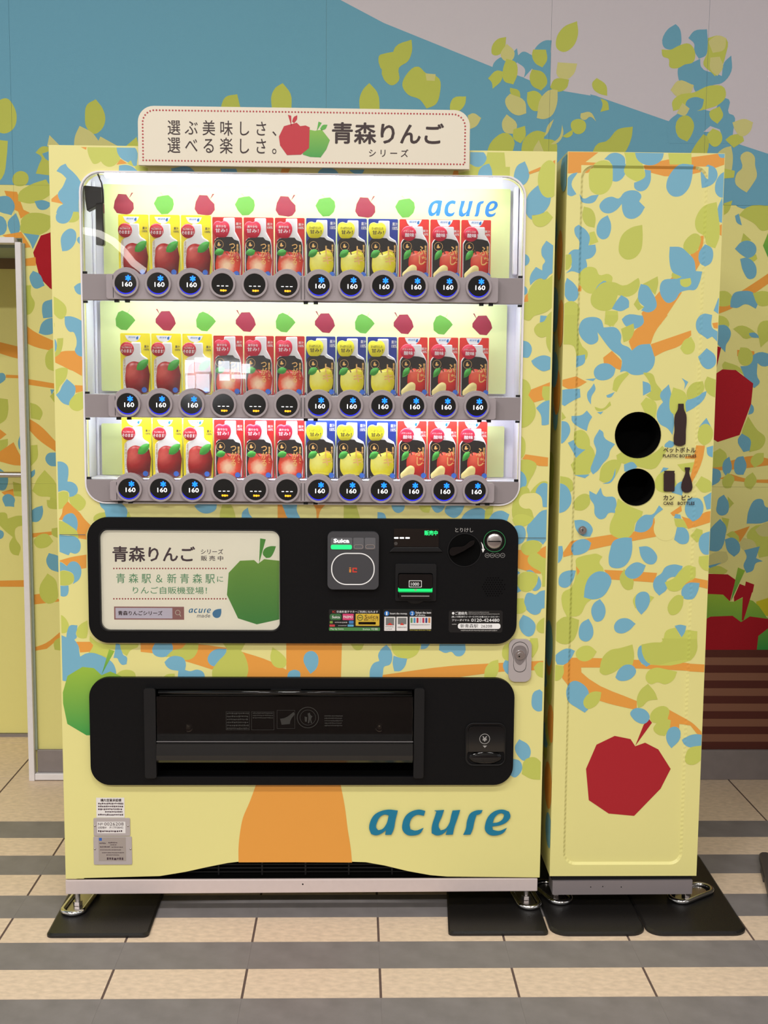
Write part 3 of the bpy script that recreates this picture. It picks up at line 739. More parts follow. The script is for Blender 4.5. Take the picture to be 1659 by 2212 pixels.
WALL_ART='''p-576 3066 646 2463 780 2397 1118 2271 1342 2202 1451 2186 1671 2116 2049 2003 4044 1392 3795 3714 -557 3614
g-376 2157 -355 2134 -347 2099 -357 2068 -386 2052 -407 2057 -404 2147
g-104 2158 -83 2130 -76 2096 -88 2068 -113 2054 -134 2074 -138 2109 -132 2140
c-155 2078 -116 2057 -102 2040 -88 2018 -174 2017 -170 2046
c-256 2016 -248 2049 -215 2016
c-106 2018 -92 2047 -39 2019
g-14 2019 19 2047 26 2019
g276 2128 294 2170 330 2179 342 2129
g470 2214 494 2183 497 2131 437 2130 437 2182 448 2200
g737 2218 762 2190 770 2128 709 2127 708 2176 719 2200
g-292 1996 -273 2014 -241 2012 -243 1927 -293 1933 -282 1961 -274 1982
b-272 1993 -242 2004 -242 1969 -260 1976
g-408 2033 -376 2030 -381 1981 -397 1918 -411 1904
g-365 1918 -343 1940 -318 1930 -319 1905 -340 1894 -362 1901
o-391 1880 -352 1877 -328 1807 -371 1827
o-356 1834 -314 1814 -343 1796
g-348 1870 -312 1898 -262 1916 -245 1878 -270 1856 -313 1842 -349 1849
b-412 1862 -377 1862 -360 1834 -371 1806 -414 1823
b-299 1849 -274 1853 -245 1843 -264 1825 -285 1825
g-343 1785 -328 1807 -285 1814 -246 1804 -247 1772 -301 1765 -333 1768
b-383 1785 -357 1813 -347 1785 -348 1757 -373 1743
b-414 1806 -396 1799 -394 1750 -416 1742
g-346 1762 -340 1786 -249 1786 -250 1775 -284 1748 -324 1746
o-401 1745 -342 1756 -329 1734 -314 1709 -340 1706
b-336 1752 -286 1746 -308 1703 -315 1722
r-248 1757 -258 1753 -282 1745 -307 1693 -288 1615 -258 1584 -244 1576
o-344 1672 -300 1679 -299 1653 -345 1651
b-309 1637 -291 1629 -274 1592 -305 1583 -318 1603 -320 1619
g-343 1591 -316 1593 -317 1563 -306 1539 -310 1519 -323 1503 -345 1503
b-284 1515 -279 1539 -251 1550 -250 1494 -281 1491
b-296 1445 -283 1479 -262 1491 -248 1492 -249 1447 -276 1439
o-344 1476 -312 1451 -250 1421 -251 1389 -309 1402 -345 1418
g-278 1362 -271 1386 -248 1403 -250 1326 -270 1334
o-344 1303 -251 1288 -251 1272 -345 1285
b-264 1269 -251 1269 -260 1252
g-266 1248 -252 1261 -252 1228
g-328 1227 -306 1219 -290 1195 -299 1172 -327 1178
o-343 1182 -303 1158 -251 1105 -252 1072 -308 1113 -344 1154
g-329 1092 -309 1094 -310 1051 -331 1026
b-285 1051 -277 1066 -250 1070 -249 1026 -271 1028
b-340 997 -319 1016 -319 1001 -336 984
g-288 1014 -252 968 -252 914 -272 927 -309 931 -329 947 -312 985
g-272 927 -251 918 -252 891 -279 898
g-284 918 -247 918 -248 888 -280 895
b-341 872 -325 890 -298 900 -296 881 -312 849 -342 849
o-338 810 -270 817 -270 806 -339 796
g-328 785 -314 803 -286 809 -266 785 -287 766 -319 766
g-270 826 -245 831 -246 794 -270 808
b-290 725 -281 747 -247 734 -248 684 -280 697
o-341 610 -304 616 -248 595 -248 590 -342 578
g-287 681 -262 660 -256 632 -259 595 -287 582 -309 600 -314 632
o-339 437 -299 452 -248 492 -248 474 -295 434 -339 426
g-272 455 -248 474 -250 428 -270 431
g768 2301 782 2306 811 2312 812 2226 765 2280
g781 2304 806 2294 816 2326 866 2349 868 2316 856 2285 828 2264 828 2226 807 2212 782 2229
g839 2212 850 2243 888 2269 910 2251 953 2234 956 2193 944 2158 915 2144 893 2171 857 2185
c910 2249 942 2247 939 2227 914 2228
g987 2148 997 2176 1037 2182 1034 2159 1016 2138 991 2131
c1043 2125 1059 2132 1085 2118 1071 2094 1049 2083
b1118 2275 1139 2299 1167 2306 1192 2328 1196 2307 1210 2318 1239 2308 1253 2335 1281 2353 1299 2353 1300 2308 1318 2292 1321 2246 1342 2198 1296 2198 1241 2232 1215 2238 1218 2266 1193 2286 1168 2251 1132 2251 1118 2264
g1113 2323 1131 2354 1158 2361 1153 2327 1132 2306 1116 2309
c1142 2306 1160 2341 1185 2314 1178 2293 1153 2291
g1150 2265 1160 2296 1189 2286 1195 2252 1183 2220 1154 2230
g1104 2237 1132 2261 1150 2258 1147 2234 1119 2206 1115 2226
g1242 2325 1282 2325 1286 2294 1272 2272 1250 2284 1239 2308
g1376 2411 1380 2372 1364 2334 1336 2319 1316 2329 1313 2357 1334 2392
p1215 2240 1240 2268 1255 2252 1241 2230
g1240 2266 1276 2256 1288 2225 1270 2203 1241 2218 1233 2245
c1319 2288 1380 2285 1370 2254 1342 2236 1320 2246
g1297 2212 1309 2236 1356 2237 1349 2212 1317 2200
g1173 2210 1202 2200 1206 2182 1192 2179 1173 2199
c1159 2175 1173 2192 1220 2169 1225 2134 1200 2127 1167 2147
g1227 2197 1249 2202 1278 2176 1275 2149 1250 2141 1228 2165
c1258 2120 1271 2183 1299 2206 1321 2205 1320 2163 1301 2125 1279 2117
g1428 2227 1442 2243 1472 2221 1476 2190 1451 2196 1432 2210
b1422 2194 1455 2182 1462 2165 1452 2151
g1455 2182 1477 2172 1483 2148 1456 2141 1462 2165
c1150 2105 1164 2130 1197 2099 1190 2071 1158 2077
g1186 2085 1222 2096 1224 2064 1209 2043 1187 2057
g1098 1992 1122 2052 1165 2074 1187 2057 1177 1994
g1210 1994 1223 2061 1259 2082 1288 2076 1281 2058 1317 2051 1322 1995
c1250 1994 1249 2022 1266 2054 1293 1995
c1284 2065 1294 2100 1312 2118 1302 2093 1291 2072
c1338 2101 1342 2073 1321 2044 1303 2041 1331 2066
g1366 2108 1388 2119 1410 2109 1409 2084 1386 2073 1368 2087
c1395 2136 1424 2140 1444 2112 1424 2126 1408 2116 1395 2122
g1339 2066 1371 2087 1371 2073 1353 2062
g1428 1997 1452 2046 1477 2053 1512 2089 1559 2098 1556 2065 1515 1998
b1643 2348 1657 2390 1682 2407 1693 2397 1701 2370 1699 2345 1670 2331 1648 2338
b1723 2366 1740 2387 1780 2393 1784 2343 1779 2315 1758 2305 1743 2329 1742 2349
b1695 2252 1697 2280 1730 2290 1762 2305 1766 2281 1818 2260 1832 2254 1838 2295 1859 2316 1861 2268 1833 2233 1804 2226 1776 2204 1751 2207 1743 2228 1710 2224
g1641 2331 1670 2331 1692 2342 1727 2349 1746 2322 1740 2294 1715 2287 1694 2276 1668 2279 1664 2303 1646 2310
g1773 2288 1783 2322 1784 2367 1820 2375 1842 2365 1841 2316 1831 2282 1811 2253 1796 2267
c1785 2357 1813 2375 1841 2368 1836 2334 1801 2323
c1794 2309 1823 2312 1835 2282 1818 2254 1795 2274
b1671 2116 1699 2140 1720 2155 1762 2190 1779 2183 1771 2155 1808 2149 1842 2188 1857 2184 1859 2142 1874 2136 1875 2094 1870 2051 1673 2049
c1673 2210 1695 2238 1746 2225 1733 2197 1697 2189
g1680 2175 1697 2193 1747 2204 1797 2225 1841 2219 1846 2191 1828 2170 1793 2156 1750 2148 1720 2155 1684 2147
b1720 2155 1726 2179 1752 2190 1779 2183 1771 2155 1742 2147
g1797 2142 1829 2163 1841 2135 1824 2110 1801 2128
c1695 2140 1712 2172 1735 2155 1721 2134
g1702 2070 1703 2126 1728 2134 1749 2113 1742 2071 1731 2055
p1781 2085 1802 2103 1832 2093 1836 2083 1810 2086
g1792 2072 1810 2096 1836 2083 1840 2058 1819 2040 1801 2051
g1733 2000 1760 2050 1781 2078 1792 2072 1792 2001
g1851 2062 1869 2076 1905 2073 1910 2059 1878 2038
c1871 2115 1910 2126 1936 2116 1927 2087 1902 2073 1879 2094
c1827 2019 1848 2037 1870 2043 1877 2009 1859 1952 1852 1952
c1902 2016 1919 2027 1944 2014 1948 1986 1955 1952 1943 1928 1925 1902 1904 1914 1889 1928 1892 1961 1907 1976
g1850 1975 1885 1968 1883 1947 1851 1944
b1881 1885 1970 1886 1966 1862 1947 1854 1887 1868
g1854 1868 1881 1877 1868 1841 1856 1832
b1891 1830 1903 1837 1914 1801 1899 1808
g1903 1832 1927 1856 2011 1862 2014 1800 1979 1785 1954 1806 1933 1818
a1984 1739 1999 1780 2028 1809 2034 1684 2003 1700
g1914 1750 1920 1777 1946 1755
g1924 1700 1963 1712 1968 1698 1954 1688
b1895 1728 1916 1750 1941 1753 1962 1736 1960 1712 1938 1700 1918 1709
b1913 1697 1933 1701 1956 1688 1967 1664 1961 1639 1946 1634 1925 1658
o1918 1595 1957 1620 2025 1667 2026 1635 1963 1590 1890 1541 1841 1521 1840 1555
g1838 1594 1878 1594 1894 1575 1890 1556 1865 1548 1840 1555
b1889 1570 1898 1590 1923 1597 1958 1593 1975 1556 1970 1542 1935 1556 1910 1544 1888 1546
g1958 1590 1988 1598 2023 1591 2025 1557 1980 1552
g1841 1522 1876 1512 1887 1493 1883 1478 1843 1483
b1843 1488 1878 1488 1893 1468 1889 1444 1880 1429 1878 1404 1844 1443
g1900 1478 1918 1488 1963 1474 1979 1459 1934 1449 1924 1459
b1951 1465 1969 1467 1989 1450 1954 1457
g1978 1479 1987 1499 2027 1506 2029 1465 1991 1420 1984 1450
g1870 1365 1877 1375 1928 1355 1950 1326 1914 1348 1873 1350
r1845 1424 1864 1419 1851 1350
o1916 1412 1971 1408 1972 1395 1917 1392
b1967 1395 1986 1405 2032 1396 2033 1376 1998 1361 1983 1371 1985 1326 1993 1311 1976 1291 1950 1316 1928 1360 1958 1366
r1871 1350 1914 1348 1972 1306 1968 1241 1935 1141 1865 1118 1821 1145 1834 1325
g1919 1390 1926 1420 1951 1417 1967 1395 1958 1366 1933 1365
b1968 1241 1976 1232 1975 1212 1960 1206
g1960 1201 1992 1157 2019 1132 2010 1102 1970 1086 1942 1141
b1930 1126 1942 1146 1971 1126 1970 1091 1950 1086
o1845 1042 1910 1058 1981 1074 2047 1062 2048 1046 1922 1030 1846 1025
g1844 1075 1873 1098 1894 1081 1891 1045 1846 1035
b1884 1030 1890 1060 1905 1071 1914 1030 1898 1005
b1921 1040 1930 1068 1950 1073 1962 1041 1953 1013 1930 1015
g1974 1056 1991 1081 2016 1084 2015 1056 1988 1036
b1846 1035 1876 1025 1878 995 1848 974
o1875 1000 1912 1015 1964 1000 2050 998 2051 986 1954 990
g1885 995 1902 1018 1923 1005 1914 970 1894 970
g1959 1000 1983 1021 1997 996 1980 965 1960 975
g1905 942 1926 920 1907 899
b1871 914 1875 935 1892 948 1909 920 1902 884 1882 881 1870 894
b1970 854 1976 900 1997 933 2018 933 2029 910 2054 905 2056 875 2031 859
g1888 874 1913 869 1905 823
b1844 818 1858 843 1883 869 1904 843 1903 818 1882 764 1846 766
g1905 818 1925 829 1951 818 1947 787
o1930 828 1981 846 1966 818 1950 792 1946 813
g1986 839 2057 854 2062 752 2016 742 2004 777 1972 813
b1901 802 1926 808 1950 787 1951 762 1934 745 1913 762
c1999 834 2031 857 2057 857 2059 814 2013 816
c1950 787 1962 808 1998 795 2010 767 1990 757 1964 767
b1966 767 2017 780 2006 741 2029 731 2006 724 1997 700 1977 692 1966 716 1975 746
c1847 741 1877 761 1908 762 1914 736 1889 720 1848 720
b1848 715 1894 726 1859 705
g1848 705 1884 715 1915 700 1910 692 1849 692
l2012 597 2068 615 2071 545 2024 556
r1834 689 1916 687 1942 669 1927 599 1836 622
a1948 710 1972 700 1929 597
a1836 623 1903 620 1927 597 1940 597 1968 610 2002 600 2023 582 2050 545 2077 530 2081 436 1844 435
r1939 612 1956 656 1974 649 1976 664 2004 654 2000 628 1998 628 1974 535 1968 535 1968 612 1940 597
r1840 534 1865 547 1937 550 1966 529 1994 548 2055 540 2077 535 2078 514 2057 509 2025 483 2022 436 1844 435
k1816 436 2123 437 2139 100 1829 100'''
DOOR_ART='''o-565 1432 -497 1416 -470 1410 -471 1369 -496 1373 -566 1393
o-538 1316 -472 1313 -473 1303 -539 1305
b-568 1320 -545 1320 -539 1307 -569 1277
g-570 1234 -534 1229 -533 1195 -543 1158 -573 1137
o-574 1130 -542 1105 -575 1079
g-575 1082 -538 1089 -539 1066 -576 1040
o-576 1038 -518 1077 -495 1029 -476 997 -496 994 -577 1010
b-502 1075 -494 1103 -473 1103 -475 1048 -493 1048
b-578 991 -542 954 -542 931 -557 905 -580 908
o-566 898 -524 910 -521 880 -553 887
b-562 880 -544 892 -519 875 -526 847 -554 847
g-524 936 -478 922 -479 880 -521 885
b-562 875 -521 875 -522 845 -557 855
g-583 824 -550 821 -546 803 -507 814 -472 809 -473 788 -519 768 -520 731 -503 700 -511 669 -532 674 -543 711 -530 736 -565 767 -584 793
b-585 767 -562 752 -566 734 -586 726
o-590 577 -468 580 -468 555 -591 555'''
LOGO='''z8090 2637 8035 2411 7988 2154 7935 2039 7783 2035 7805 2154 7694 2067 7561 2024 7446 2056 7396 2194 7425 2373 7519 2531 7671 2621 7861 2661
z7870 2518 7807 2293 7705 2174 7617 2151 7567 2214 7589 2353 7672 2491 7767 2538
z8758 2628 8721 2506 8549 2530 8435 2451 8380 2292 8400 2173 8515 2142 8725 2213 8631 2066 8478 2019 8306 2043 8209 2154 8208 2332 8301 2530 8472 2636 8624 2660
z8968 2636 9216 2652 9161 2489 9088 2232 9135 2145 9242 2180 9335 2303 9390 2529 9419 2636 9606 2651 9544 2450 9463 2192 9435 2041 9255 2033 9299 2160 9186 2053 9033 2022 8918 2074 8916 2212 8989 2490 9025 2608
z10153 2647 10108 2564 10002 2524 9958 2370 9912 2152 9864 2041 9684 2033 9740 2152 9782 2410 9848 2560 10000 2639
z10833 2488 10752 2357 10581 2270 10390 2242 10410 2159 10545 2131 10755 2210 10680 2091 10509 2020 10317 2040 10219 2151 10224 2310 10308 2508 10459 2627 10650 2658 10797 2607
z10679 2528 10647 2429 10541 2349 10403 2326 10443 2449 10537 2548 10633 2563'''

# ================================================================ the setting
WY = 0.98
fl = empty('floor', (0, 0, 0)); tag(fl, kind='structure')
box('grout_bed', (-6.0, -9.0, -0.06), (7.0, 1.6, -0.0010), M['grout'], fl)
X0, DX, Y0, DY = -0.1240, 0.2952, 0.6048, 0.12472
_tm = {}
def tile(i, yb, yf, m, gap, gy):
    key = (round(yb - yf, 4), m.name, gap)
    x = X0 + i * DX
    if key not in _tm:
        o = box('tile', (gap / 2, 0, -0.02), (DX - gap / 2, yb - yf - gy, 0.0), m, fl); o.location = (x, yf + gy / 2, 0); _tm[key] = o.data
    else:
        o = bpy.data.objects.new('tile', _tm[key]); COL.objects.link(o); o.parent = fl; o.location = (x, yf + gy / 2, 0)
for i in range(-5, 9):
    tile(i, 1.3542 if i < 1 else 0.98, 0.98, M['tile'], 0.0055, 0.003) if i < 1 else None
    tile(i, 0.98, Y0, M['tile'], 0.0055, 0.003)
    if i < 0: tile(i, 1.43, 1.3542, M['tile'], 0.0055, 0.003)
for k in range(17):
    yb = Y0 - k * DY
    for i in range(-5, 9):
        tile(i, yb, yb - DY, M['tile_grey'] if k % 2 == 0 else M['tile'], 0.0002 if k % 2 == 0 else 0.0055, 0.0014)

wb = empty('wall_back', (0, WY, 0)); tag(wb, kind='structure')
XL = -0.341
boxes('backing', [((XL, WY, 0.0), (3.2, WY + 0.12, 4.0)), ((-1.3, WY, 1.735), (XL, WY + 0.12, 4.0)), ((-3.2, WY, 0.0), (-1.3, WY + 0.12, 4.0))], M['wall_back'], wb)
SEAMX = [-3.2, -1.3, -0.3625, 0.604, 1.2974, 1.786, 3.2]
pcells = []
for c in range(-1, 5):
    xa, xb = SEAMX[c + 1], SEAMX[c + 2]; za, zb = (0.9705, 1.898) if c < 2 else (0.973, 1.8625)
    zs = [(0.0, za), (za, zb), (zb, 4.0)]
    if c == 0: zs = [(1.735, zb), (zb, 4.0)]
    for (a, b) in zs:
        g = 0.0003; r = rect(xa + g, a + g, xb - g, b - g); blue = b == 4.0
        cl_ = [r]
        if c == 1 and not blue:
            r = rect(XL + 0.002, a + g, xb - g, b - g); cl_ = [r]
            if a > 0: r = [(XL + .002, a + g), (xb - g, a + g), (xb - g, b - g), (xa + g, b - g), (xa + g, 1.737), (XL + .002, 1.737)]; cl_ = [rect(XL + .002, a, xb, 1.737), rect(xa, 1.737, xb, b)]
        prism('wall_panel', r, WY - 0.002, WY, M['wall_blue' if blue else 'wall_yellow'], wb); pcells += cl_
artwork('mural_print', WALL_ART, pcells, WY - 0.002, wb, M['mural'], ink=WALL_INK)
art2 = lambda s, dx: '\n'.join(l[0] + ' '.join(str(int(v) + (dx if i % 2 == 0 else 0)) for i, v in enumerate(l[1:].split())) for l in s.strip().splitlines())
artwork('mural_print', MACHINE_ART, [rect(0.02, 0.65, 1.14, 0.9725), rect(0.02, 0.9735, 1.14, 1.80)], WY - 0.002, wb, M['mural'], ink=WALL_INK)   # the tree goes on behind the machines
artwork('mural_print', art2(BIN_ART, 190), [rect(1.38, 0.5, 1.735, 0.9725), rect(1.38, 0.9735, 1.735, 1.80)], WY - 0.002, wb, M['mural'], ink=WALL_INK)
zk0, zk1 = at(1600, 1618, WY)[1], at(1600, 1403, WY)[1]
xk0, xk1 = at(1480, 1500, WY)[0], at(1700, 1500, WY)[0]; dz = (zk1 - zk0) / 13
flat('crate_print', [rect(xk0, zk1 - dz * (i + 1), xk1, zk1 - dz * i) for i in range(1, 13, 2)], WY - 0.0030, mat('crate_brown', (138, 92, 70), 0.8), wb)
for (nm, a, b) in (('baseboard_right', 1.3, 3.2), ('baseboard_left', XL + 0.01, 0.4)):
    o = box(nm, (a, WY - 0.016, 0.0255 if nm.endswith('left') else 0.0), (b, WY - 0.0022, 0.1005), M['grey_base'], None, bevel=0.002); tag(o, kind='structure')
t1 = empty('trim_1', (XL, WY, 0)); tag(t1, kind='structure')
box('frame_post', (-0.3565, WY - 0.028, 0.0), (-0.338, WY + 0.02, 1.722), M['white_trim'], t1, bevel=0.002)
box('frame_head', (-1.3, WY - 0.028, 1.7185), (-0.3575, WY + 0.02, 1.7365), M['white_trim'], t1, bevel=0.002)
box('frame_sill', (-0.337, WY - 0.028, 0.003), (0.4, WY - 0.0022, 0.0245), M['white_trim'], t1, bevel=0.002)
box('post_shadow_strip', (-0.338, WY - 0.012, 0.1), (-0.331, WY - 0.0022, 1.72), M['wall_back'], t1)  # darker strip standing in for the shadow line beside the post
d1 = empty('door_1', (-0.8, 1.435, 0)); tag(d1, kind='structure')
box('door_leaf', (-1.25, 1.435, 0.012), (-0.30, 1.475, 1.684), M['wall_yellow'], d1)
artwork('door_print', DOOR_ART, [rect(-1.25, 0.02, -0.30, 1.68)], 1.4347, d1, M['mural'], ink=WALL_INK)
box('door_sill', (-1.25, 1.425, 0.0), (-0.30, 1.475, 0.0105), M['grey_base'], d1)
hz = 0.966
tube('handle', [(-0.74, 1.435, hz), (-0.74, 1.385, hz), (-0.725, 1.374, hz), (-0.70, 1.372, hz), (-0.47, 1.372, hz), (-0.45, 1.376, hz), (-0.44, 1.39, hz), (-0.44, 1.435, hz)], 0.0105, M['steel'], d1, n=12)
rc = empty('wall_recess', (-0.8, 1.2, 0)); tag(rc, kind='structure')
box('soffit', (-1.3, WY + 0.12, 1.72), (XL, 1.5, 1.80), M['wall_back'], rc)
box('door_header', (-1.3, 1.43, 1.684), (-0.2, 1.5, 1.72), mat('header_shade_brown', (120, 96, 66), 0.6), rc)  # brown carries the shade band above the door in its colour
box('jamb', (XL + 0.001, WY + 0.121, 0.0), (XL + 0.06, 1.5, 1.719), M['wall_yellow'], rc)
box('jamb', (-1.3, WY + 0.0, 0.0), (-1.26, 1.5, 1.719), M['wall_yellow'], rc)
ce = tag(box('ceiling', (-6, -9, 4.0), (7, 1.1, 4.1), M['ceiling']), kind='structure')
tube('curved_lamp', [(lambda q: (q[0], -8.0, q[1]))(at(*p, 8.0)) for p in ((150, 494), (178, 498), (215, 505), (245, 521), (268, 543), (288, 568), (312, 586))], 0.032, mat('lamp_tube', (255, 255, 255), 0.5, emit=(255, 250, 240), estr=7.0), ce)
wf = empty('wall_front', (0, -9, 0)); tag(wf, kind='structure')
box('hall_wall', (-6, -9.1, 0), (7, -9.0, 4.0), M['hall_wall'], wf)
w1 = empty('window_1', (-0.6, -8.97, 1.3)); tag(w1, kind='structure')
for px0, px1, py0, py1 in ((400, 418, 778, 806), (421, 454, 773, 803), (472, 495, 780, 803), (499, 520, 782, 804), (523, 540, 786, 806), (402, 420, 811, 843), (424, 452, 808, 846), (474, 496, 808, 822), (500, 530, 809, 818)):
    xa, za = at(px0, py1, 8.97); xb, zb = at(px1, py0, 8.97)
    box('pane', (xa, -8.985, za), (xb, -8.96, zb), M['lit_window'], w1)
tag(box('added_shade_partition', (2.13, -0.35, 0.0), (2.25, 0.97, 0.95), mat('shade_partition_grey', (96, 90, 84), 0.8)), kind='structure')  # unseen low partition, added to shade the corner behind the bin

# ================================================================ the vending machine
W_, H_, ZB = 1.1605, 1.83, 0.090
vm = empty('vending_machine', (0.58, 0.35, 0), 'large pale yellow drinks vending machine printed with leaves, lit display window', 'vending machine')
HX0, HZ0, HX1, HZ1, HR = 0.0700, 1.0140, 1.0885, 1.7715, 0.046
hole = rrect(HX0, HZ0, HX1, HZ1, HR, 6)
arch = [at(*p) for p in ((180, 1898), (345, 1893), (400, 1884), (450, 1873), (490, 1865), (515, 1862), (760, 1862), (790, 1863), (830, 1870), (880, 1882), (930, 1891), (965, 1894), (1165, 1895))]
out = [(0.0, ZB + 0.0005), (0.045, ZB + .0005)] + [(x, max(z, ZB + 0.002)) for x, z in arch[:-1]] + [(W_, ZB + 0.001), (W_, H_), (0.0, H_)]
_d = box_at((336, 1489, 896, 1678), -0.014); DHO = (_d[0] - .0031, _d[1] - .0031, _d[2] + .0031, _d[3] + .0031)
prism('door_panel', out, 0.0, 0.035, M['body'], vm, [hole[::-1], rect(*DHO)[::-1]], bevel=0.005)
cells = [c for c in around(0.004, 0.09, W_ - 0.0045, H_ - 0.004, HX0, HZ0, HX1, HZ1, HR)]
artwork('leaf_print', MACHINE_ART, cells, 0.0, vm, M['art'])
for s_ in (rect(0.006, at(150, 1155)[1], at(185, 1155)[0], at(150, 1155)[1] + .0014), rect(at(1118, 1162)[0], at(1150, 1162)[1], W_ - .006, at(1150, 1162)[1] + .0014)): flat('panel_seam', [s_], -0.0035, mat('seam_line', (92, 110, 112), 0.6), vm)
boxes('cabinet', [((0.002, 0.036, 0.10), (0.020, 0.72, 1.828)), ((W_ - 0.02, 0.036, 0.10), (W_ - 0.002, 0.72, 1.828)), ((0.02, 0.70, 0.10), (W_ - 0.02, 0.72, 1.828)),
                  ((0.02, 0.036, 1.81), (W_ - 0.02, 0.70, 1.828)), ((0.02, 0.060, 0.10), (W_ - 0.02, 0.70, 0.115)), ((0.02, 0.15, 0.115), (W_ - 0.02, 0.17, 1.81))], M['body'], vm)
bx = boxes('display_case', [((HX0 - .012, 0.12, HZ0 - .01), (HX1 + .012, 0.135, 1.805)), ((HX0 - .012, 0.036, HZ0 - .01), (HX0, 0.12, 1.805)), ((HX1, 0.036, HZ0 - .01), (HX1 + .012, 0.12, 1.805)),
                       ((HX0 - .012, 0.036, 1.795), (HX1 + .012, 0.12, 1.805)), ((HX0 - .012, 0.036, HZ0 - .01), (HX1 + .012, 0.12, HZ0 - .002))], M['white_in'], vm)
SH = [1.541, 1.2676, 1.0695]                                           # shelf tops
for z in SH[:2]: box('shelf', (HX0 + 0.002, 0.004, z - 0.030), (HX1 - 0.002, 0.118, z), M['white_in'], vm)
box('shelf', (HX0 + 0.002, 0.004, HZ0 + 0.012), (HX1 - 0.002, 0.118, SH[2]), M['white_in'], vm)
for zt in (1.7700, SH[0] - 0.031, SH[1] - 0.031):
    yl = 0.004 if zt > 1.7 else 0.012
    box('lamp_strip', (0.125, yl, zt - 0.008), (1.035, yl + .022, zt), M['led'], vm)
box('lamp_strip', (0.125, 0.046, 1.788), (1.035, 0.066, 1.7945), M['led_fill'], vm)  # extra strip, added to whiten the top of the display case
box('side_liner', (HX0 + .0005, 0.112, 1.05), (HX0 + .0075, 0.119, 1.77), M['white_in'], vm, bevel=0.002); box('side_liner', (1.076, 0.09, 1.56), (1.0865, 0.119, 1.765), M['white_in'], vm, bevel=0.002)
# --- printed boards behind the packs
BD = [(0.0975, SH[0] + .001, 1.0690, 1.7620), (0.0865, 1.2740, 1.0660, 1.4890), (0.0840, SH[2] + .001, 1.0650, 1.1955)]
AP_R = ((378, 232), (440, 235), (462, 268), (495, 300), (497, 345), (470, 380), (440, 388), (365, 378), (340, 340), (350, 285))
AP_RS = ((458, 270), (480, 222), (495, 222))
AP_G = ((632, 300), (660, 250), (700, 240), (745, 235), (780, 265), (787, 305), (775, 345), (740, 378), (690, 382), (655, 345))
AP_GS = ((708, 240), (677, 218), (690, 214))
AP_R2 = ((545, 170), (590, 110), (655, 108), (690, 160), (703, 205), (660, 262), (605, 258), (545, 200)); AP_R2S = ((582, 142), (548, 94), (560, 92))
AP_G2 = ((258, 160), (280, 110), (312, 95), (352, 112), (390, 140), (413, 170), (345, 248), (300, 244), (262, 215)); AP_G2S = ((350, 112), (375, 72), (364, 110))
def apple_at(cx, cz, P, St, sc):
    xs = [p[0] for p in P]; ys = [p[1] for p in P]; mx, my = (min(xs) + max(xs)) / 2, (min(ys) + max(ys)) / 2
    f = lambda Q: (lambda q: q if area(q) > 0 else q[::-1])([(cx + (x - mx) * sc, cz - (y - my) * sc) for x, y in Q])
    return f(P), f(St)
m_rap = mat('apple_print_crimson', (132, 12, 42), 0.45); m_gap = mat('apple_print_green', (84, 148, 44), 0.45); m_gst = mat('stem_print_pale_green', (170, 214, 130), 0.45)
SC = 0.0480 / 157
for row, (b, A, G, ay, items) in enumerate((
        (BD[0], (AP_R, AP_RS), (AP_G, AP_GS), 444, [(267, 'r'), (354, 'g'), (442, 'r'), (529, 'g'), (617, 'r'), (703, 'g'), (789, 'r'), (875, 'g')]),
        (BD[1], (AP_R2, AP_R2S), (AP_G2, AP_G2S), 695, [(271, 'g'), (358, 'r'), (445, 'g'), (531, 'r'), (617, 'g'), (702, 'r'), (788, 'g'), (872, 'r'), (957, 'g'), (1042, 'r')]),
        (BD[2], None, None, 0, []))):
    bd = prism('display_board', rrect(*b, 0.004), 0.108, 0.1115, M['board'], vm)
    for i, (px, c) in enumerate(items):
        cx, cz = at(px, ay + i * 1.2 - 3, 0.1075); P, St = apple_at(cx, cz, *(A if c == 'r' else G), SC)
        o = flat('apple_print', [P, St] if c == 'r' else [P], 0.1076, m_rap if c == 'r' else m_gap, bd)
        if c == 'g': flat('stem_print', [St], 0.1076, m_gst, bd)
    if row == 0:
        z = box_at((925, 433, 1075, 468), 0.1075); flat('brand_lettering', logo_shapes(*z), 0.1075, M['logo_light'], bd)
# --- window frame, rails, panes
FR = rrect(HX0 - 0.0022, HZ0 - 0.0022, HX1 + 0.0022, HZ1 + 0.0022, HR + .002, 8)
prism('window_frame', FR, -0.006, 0.01, M['white_trim'], vm, [rrect(HX0 + 0.0022, HZ0 + 0.0022, HX1 - 0.0022, HZ1 - 0.0022, HR - .002, 8)[::-1]], bevel=0.001)
RZ = [(1.4826, 1.5420), (1.2140, 1.2672), (1.0192, 1.0685)]
BZ = [1.5195, 1.2460, 1.0493]
for (z0, z1), (a, b) in (((RZ[0][1], 1.7690), (0, 0)), ((RZ[1][1], RZ[0][0]), (0, 0)), ((RZ[2][1], RZ[1][0]), (0, 0))):
    o = rrect(HX0 + .0025, z0, HX1 - .0025, z1, HR - .003, 6, (0, 0, 1, 1)) if z1 > 1.76 else rect(HX0 + .0025, z0, HX1 - .0025, z1)
    prism('glass_pane', o, 0.0005, 0.0022, M['glass'], vm)
    for x in (HX0 + .001, HX1 - .012):
        for z in ((z0 + .001,) if z1 > 1.76 else (z0 + .001, z1 - .006)): box('pane_clip', (x, -0.004, z), (x + 0.011, 0.002, z + 0.005), M['black_soft'], vm)
BX = [0.1758 + i * 0.07325 for i in range(12)]
sx0, sx1 = 0.1300, 1.0275
mauve, face_m = M['mauve'], M['gloss_black']
star = []
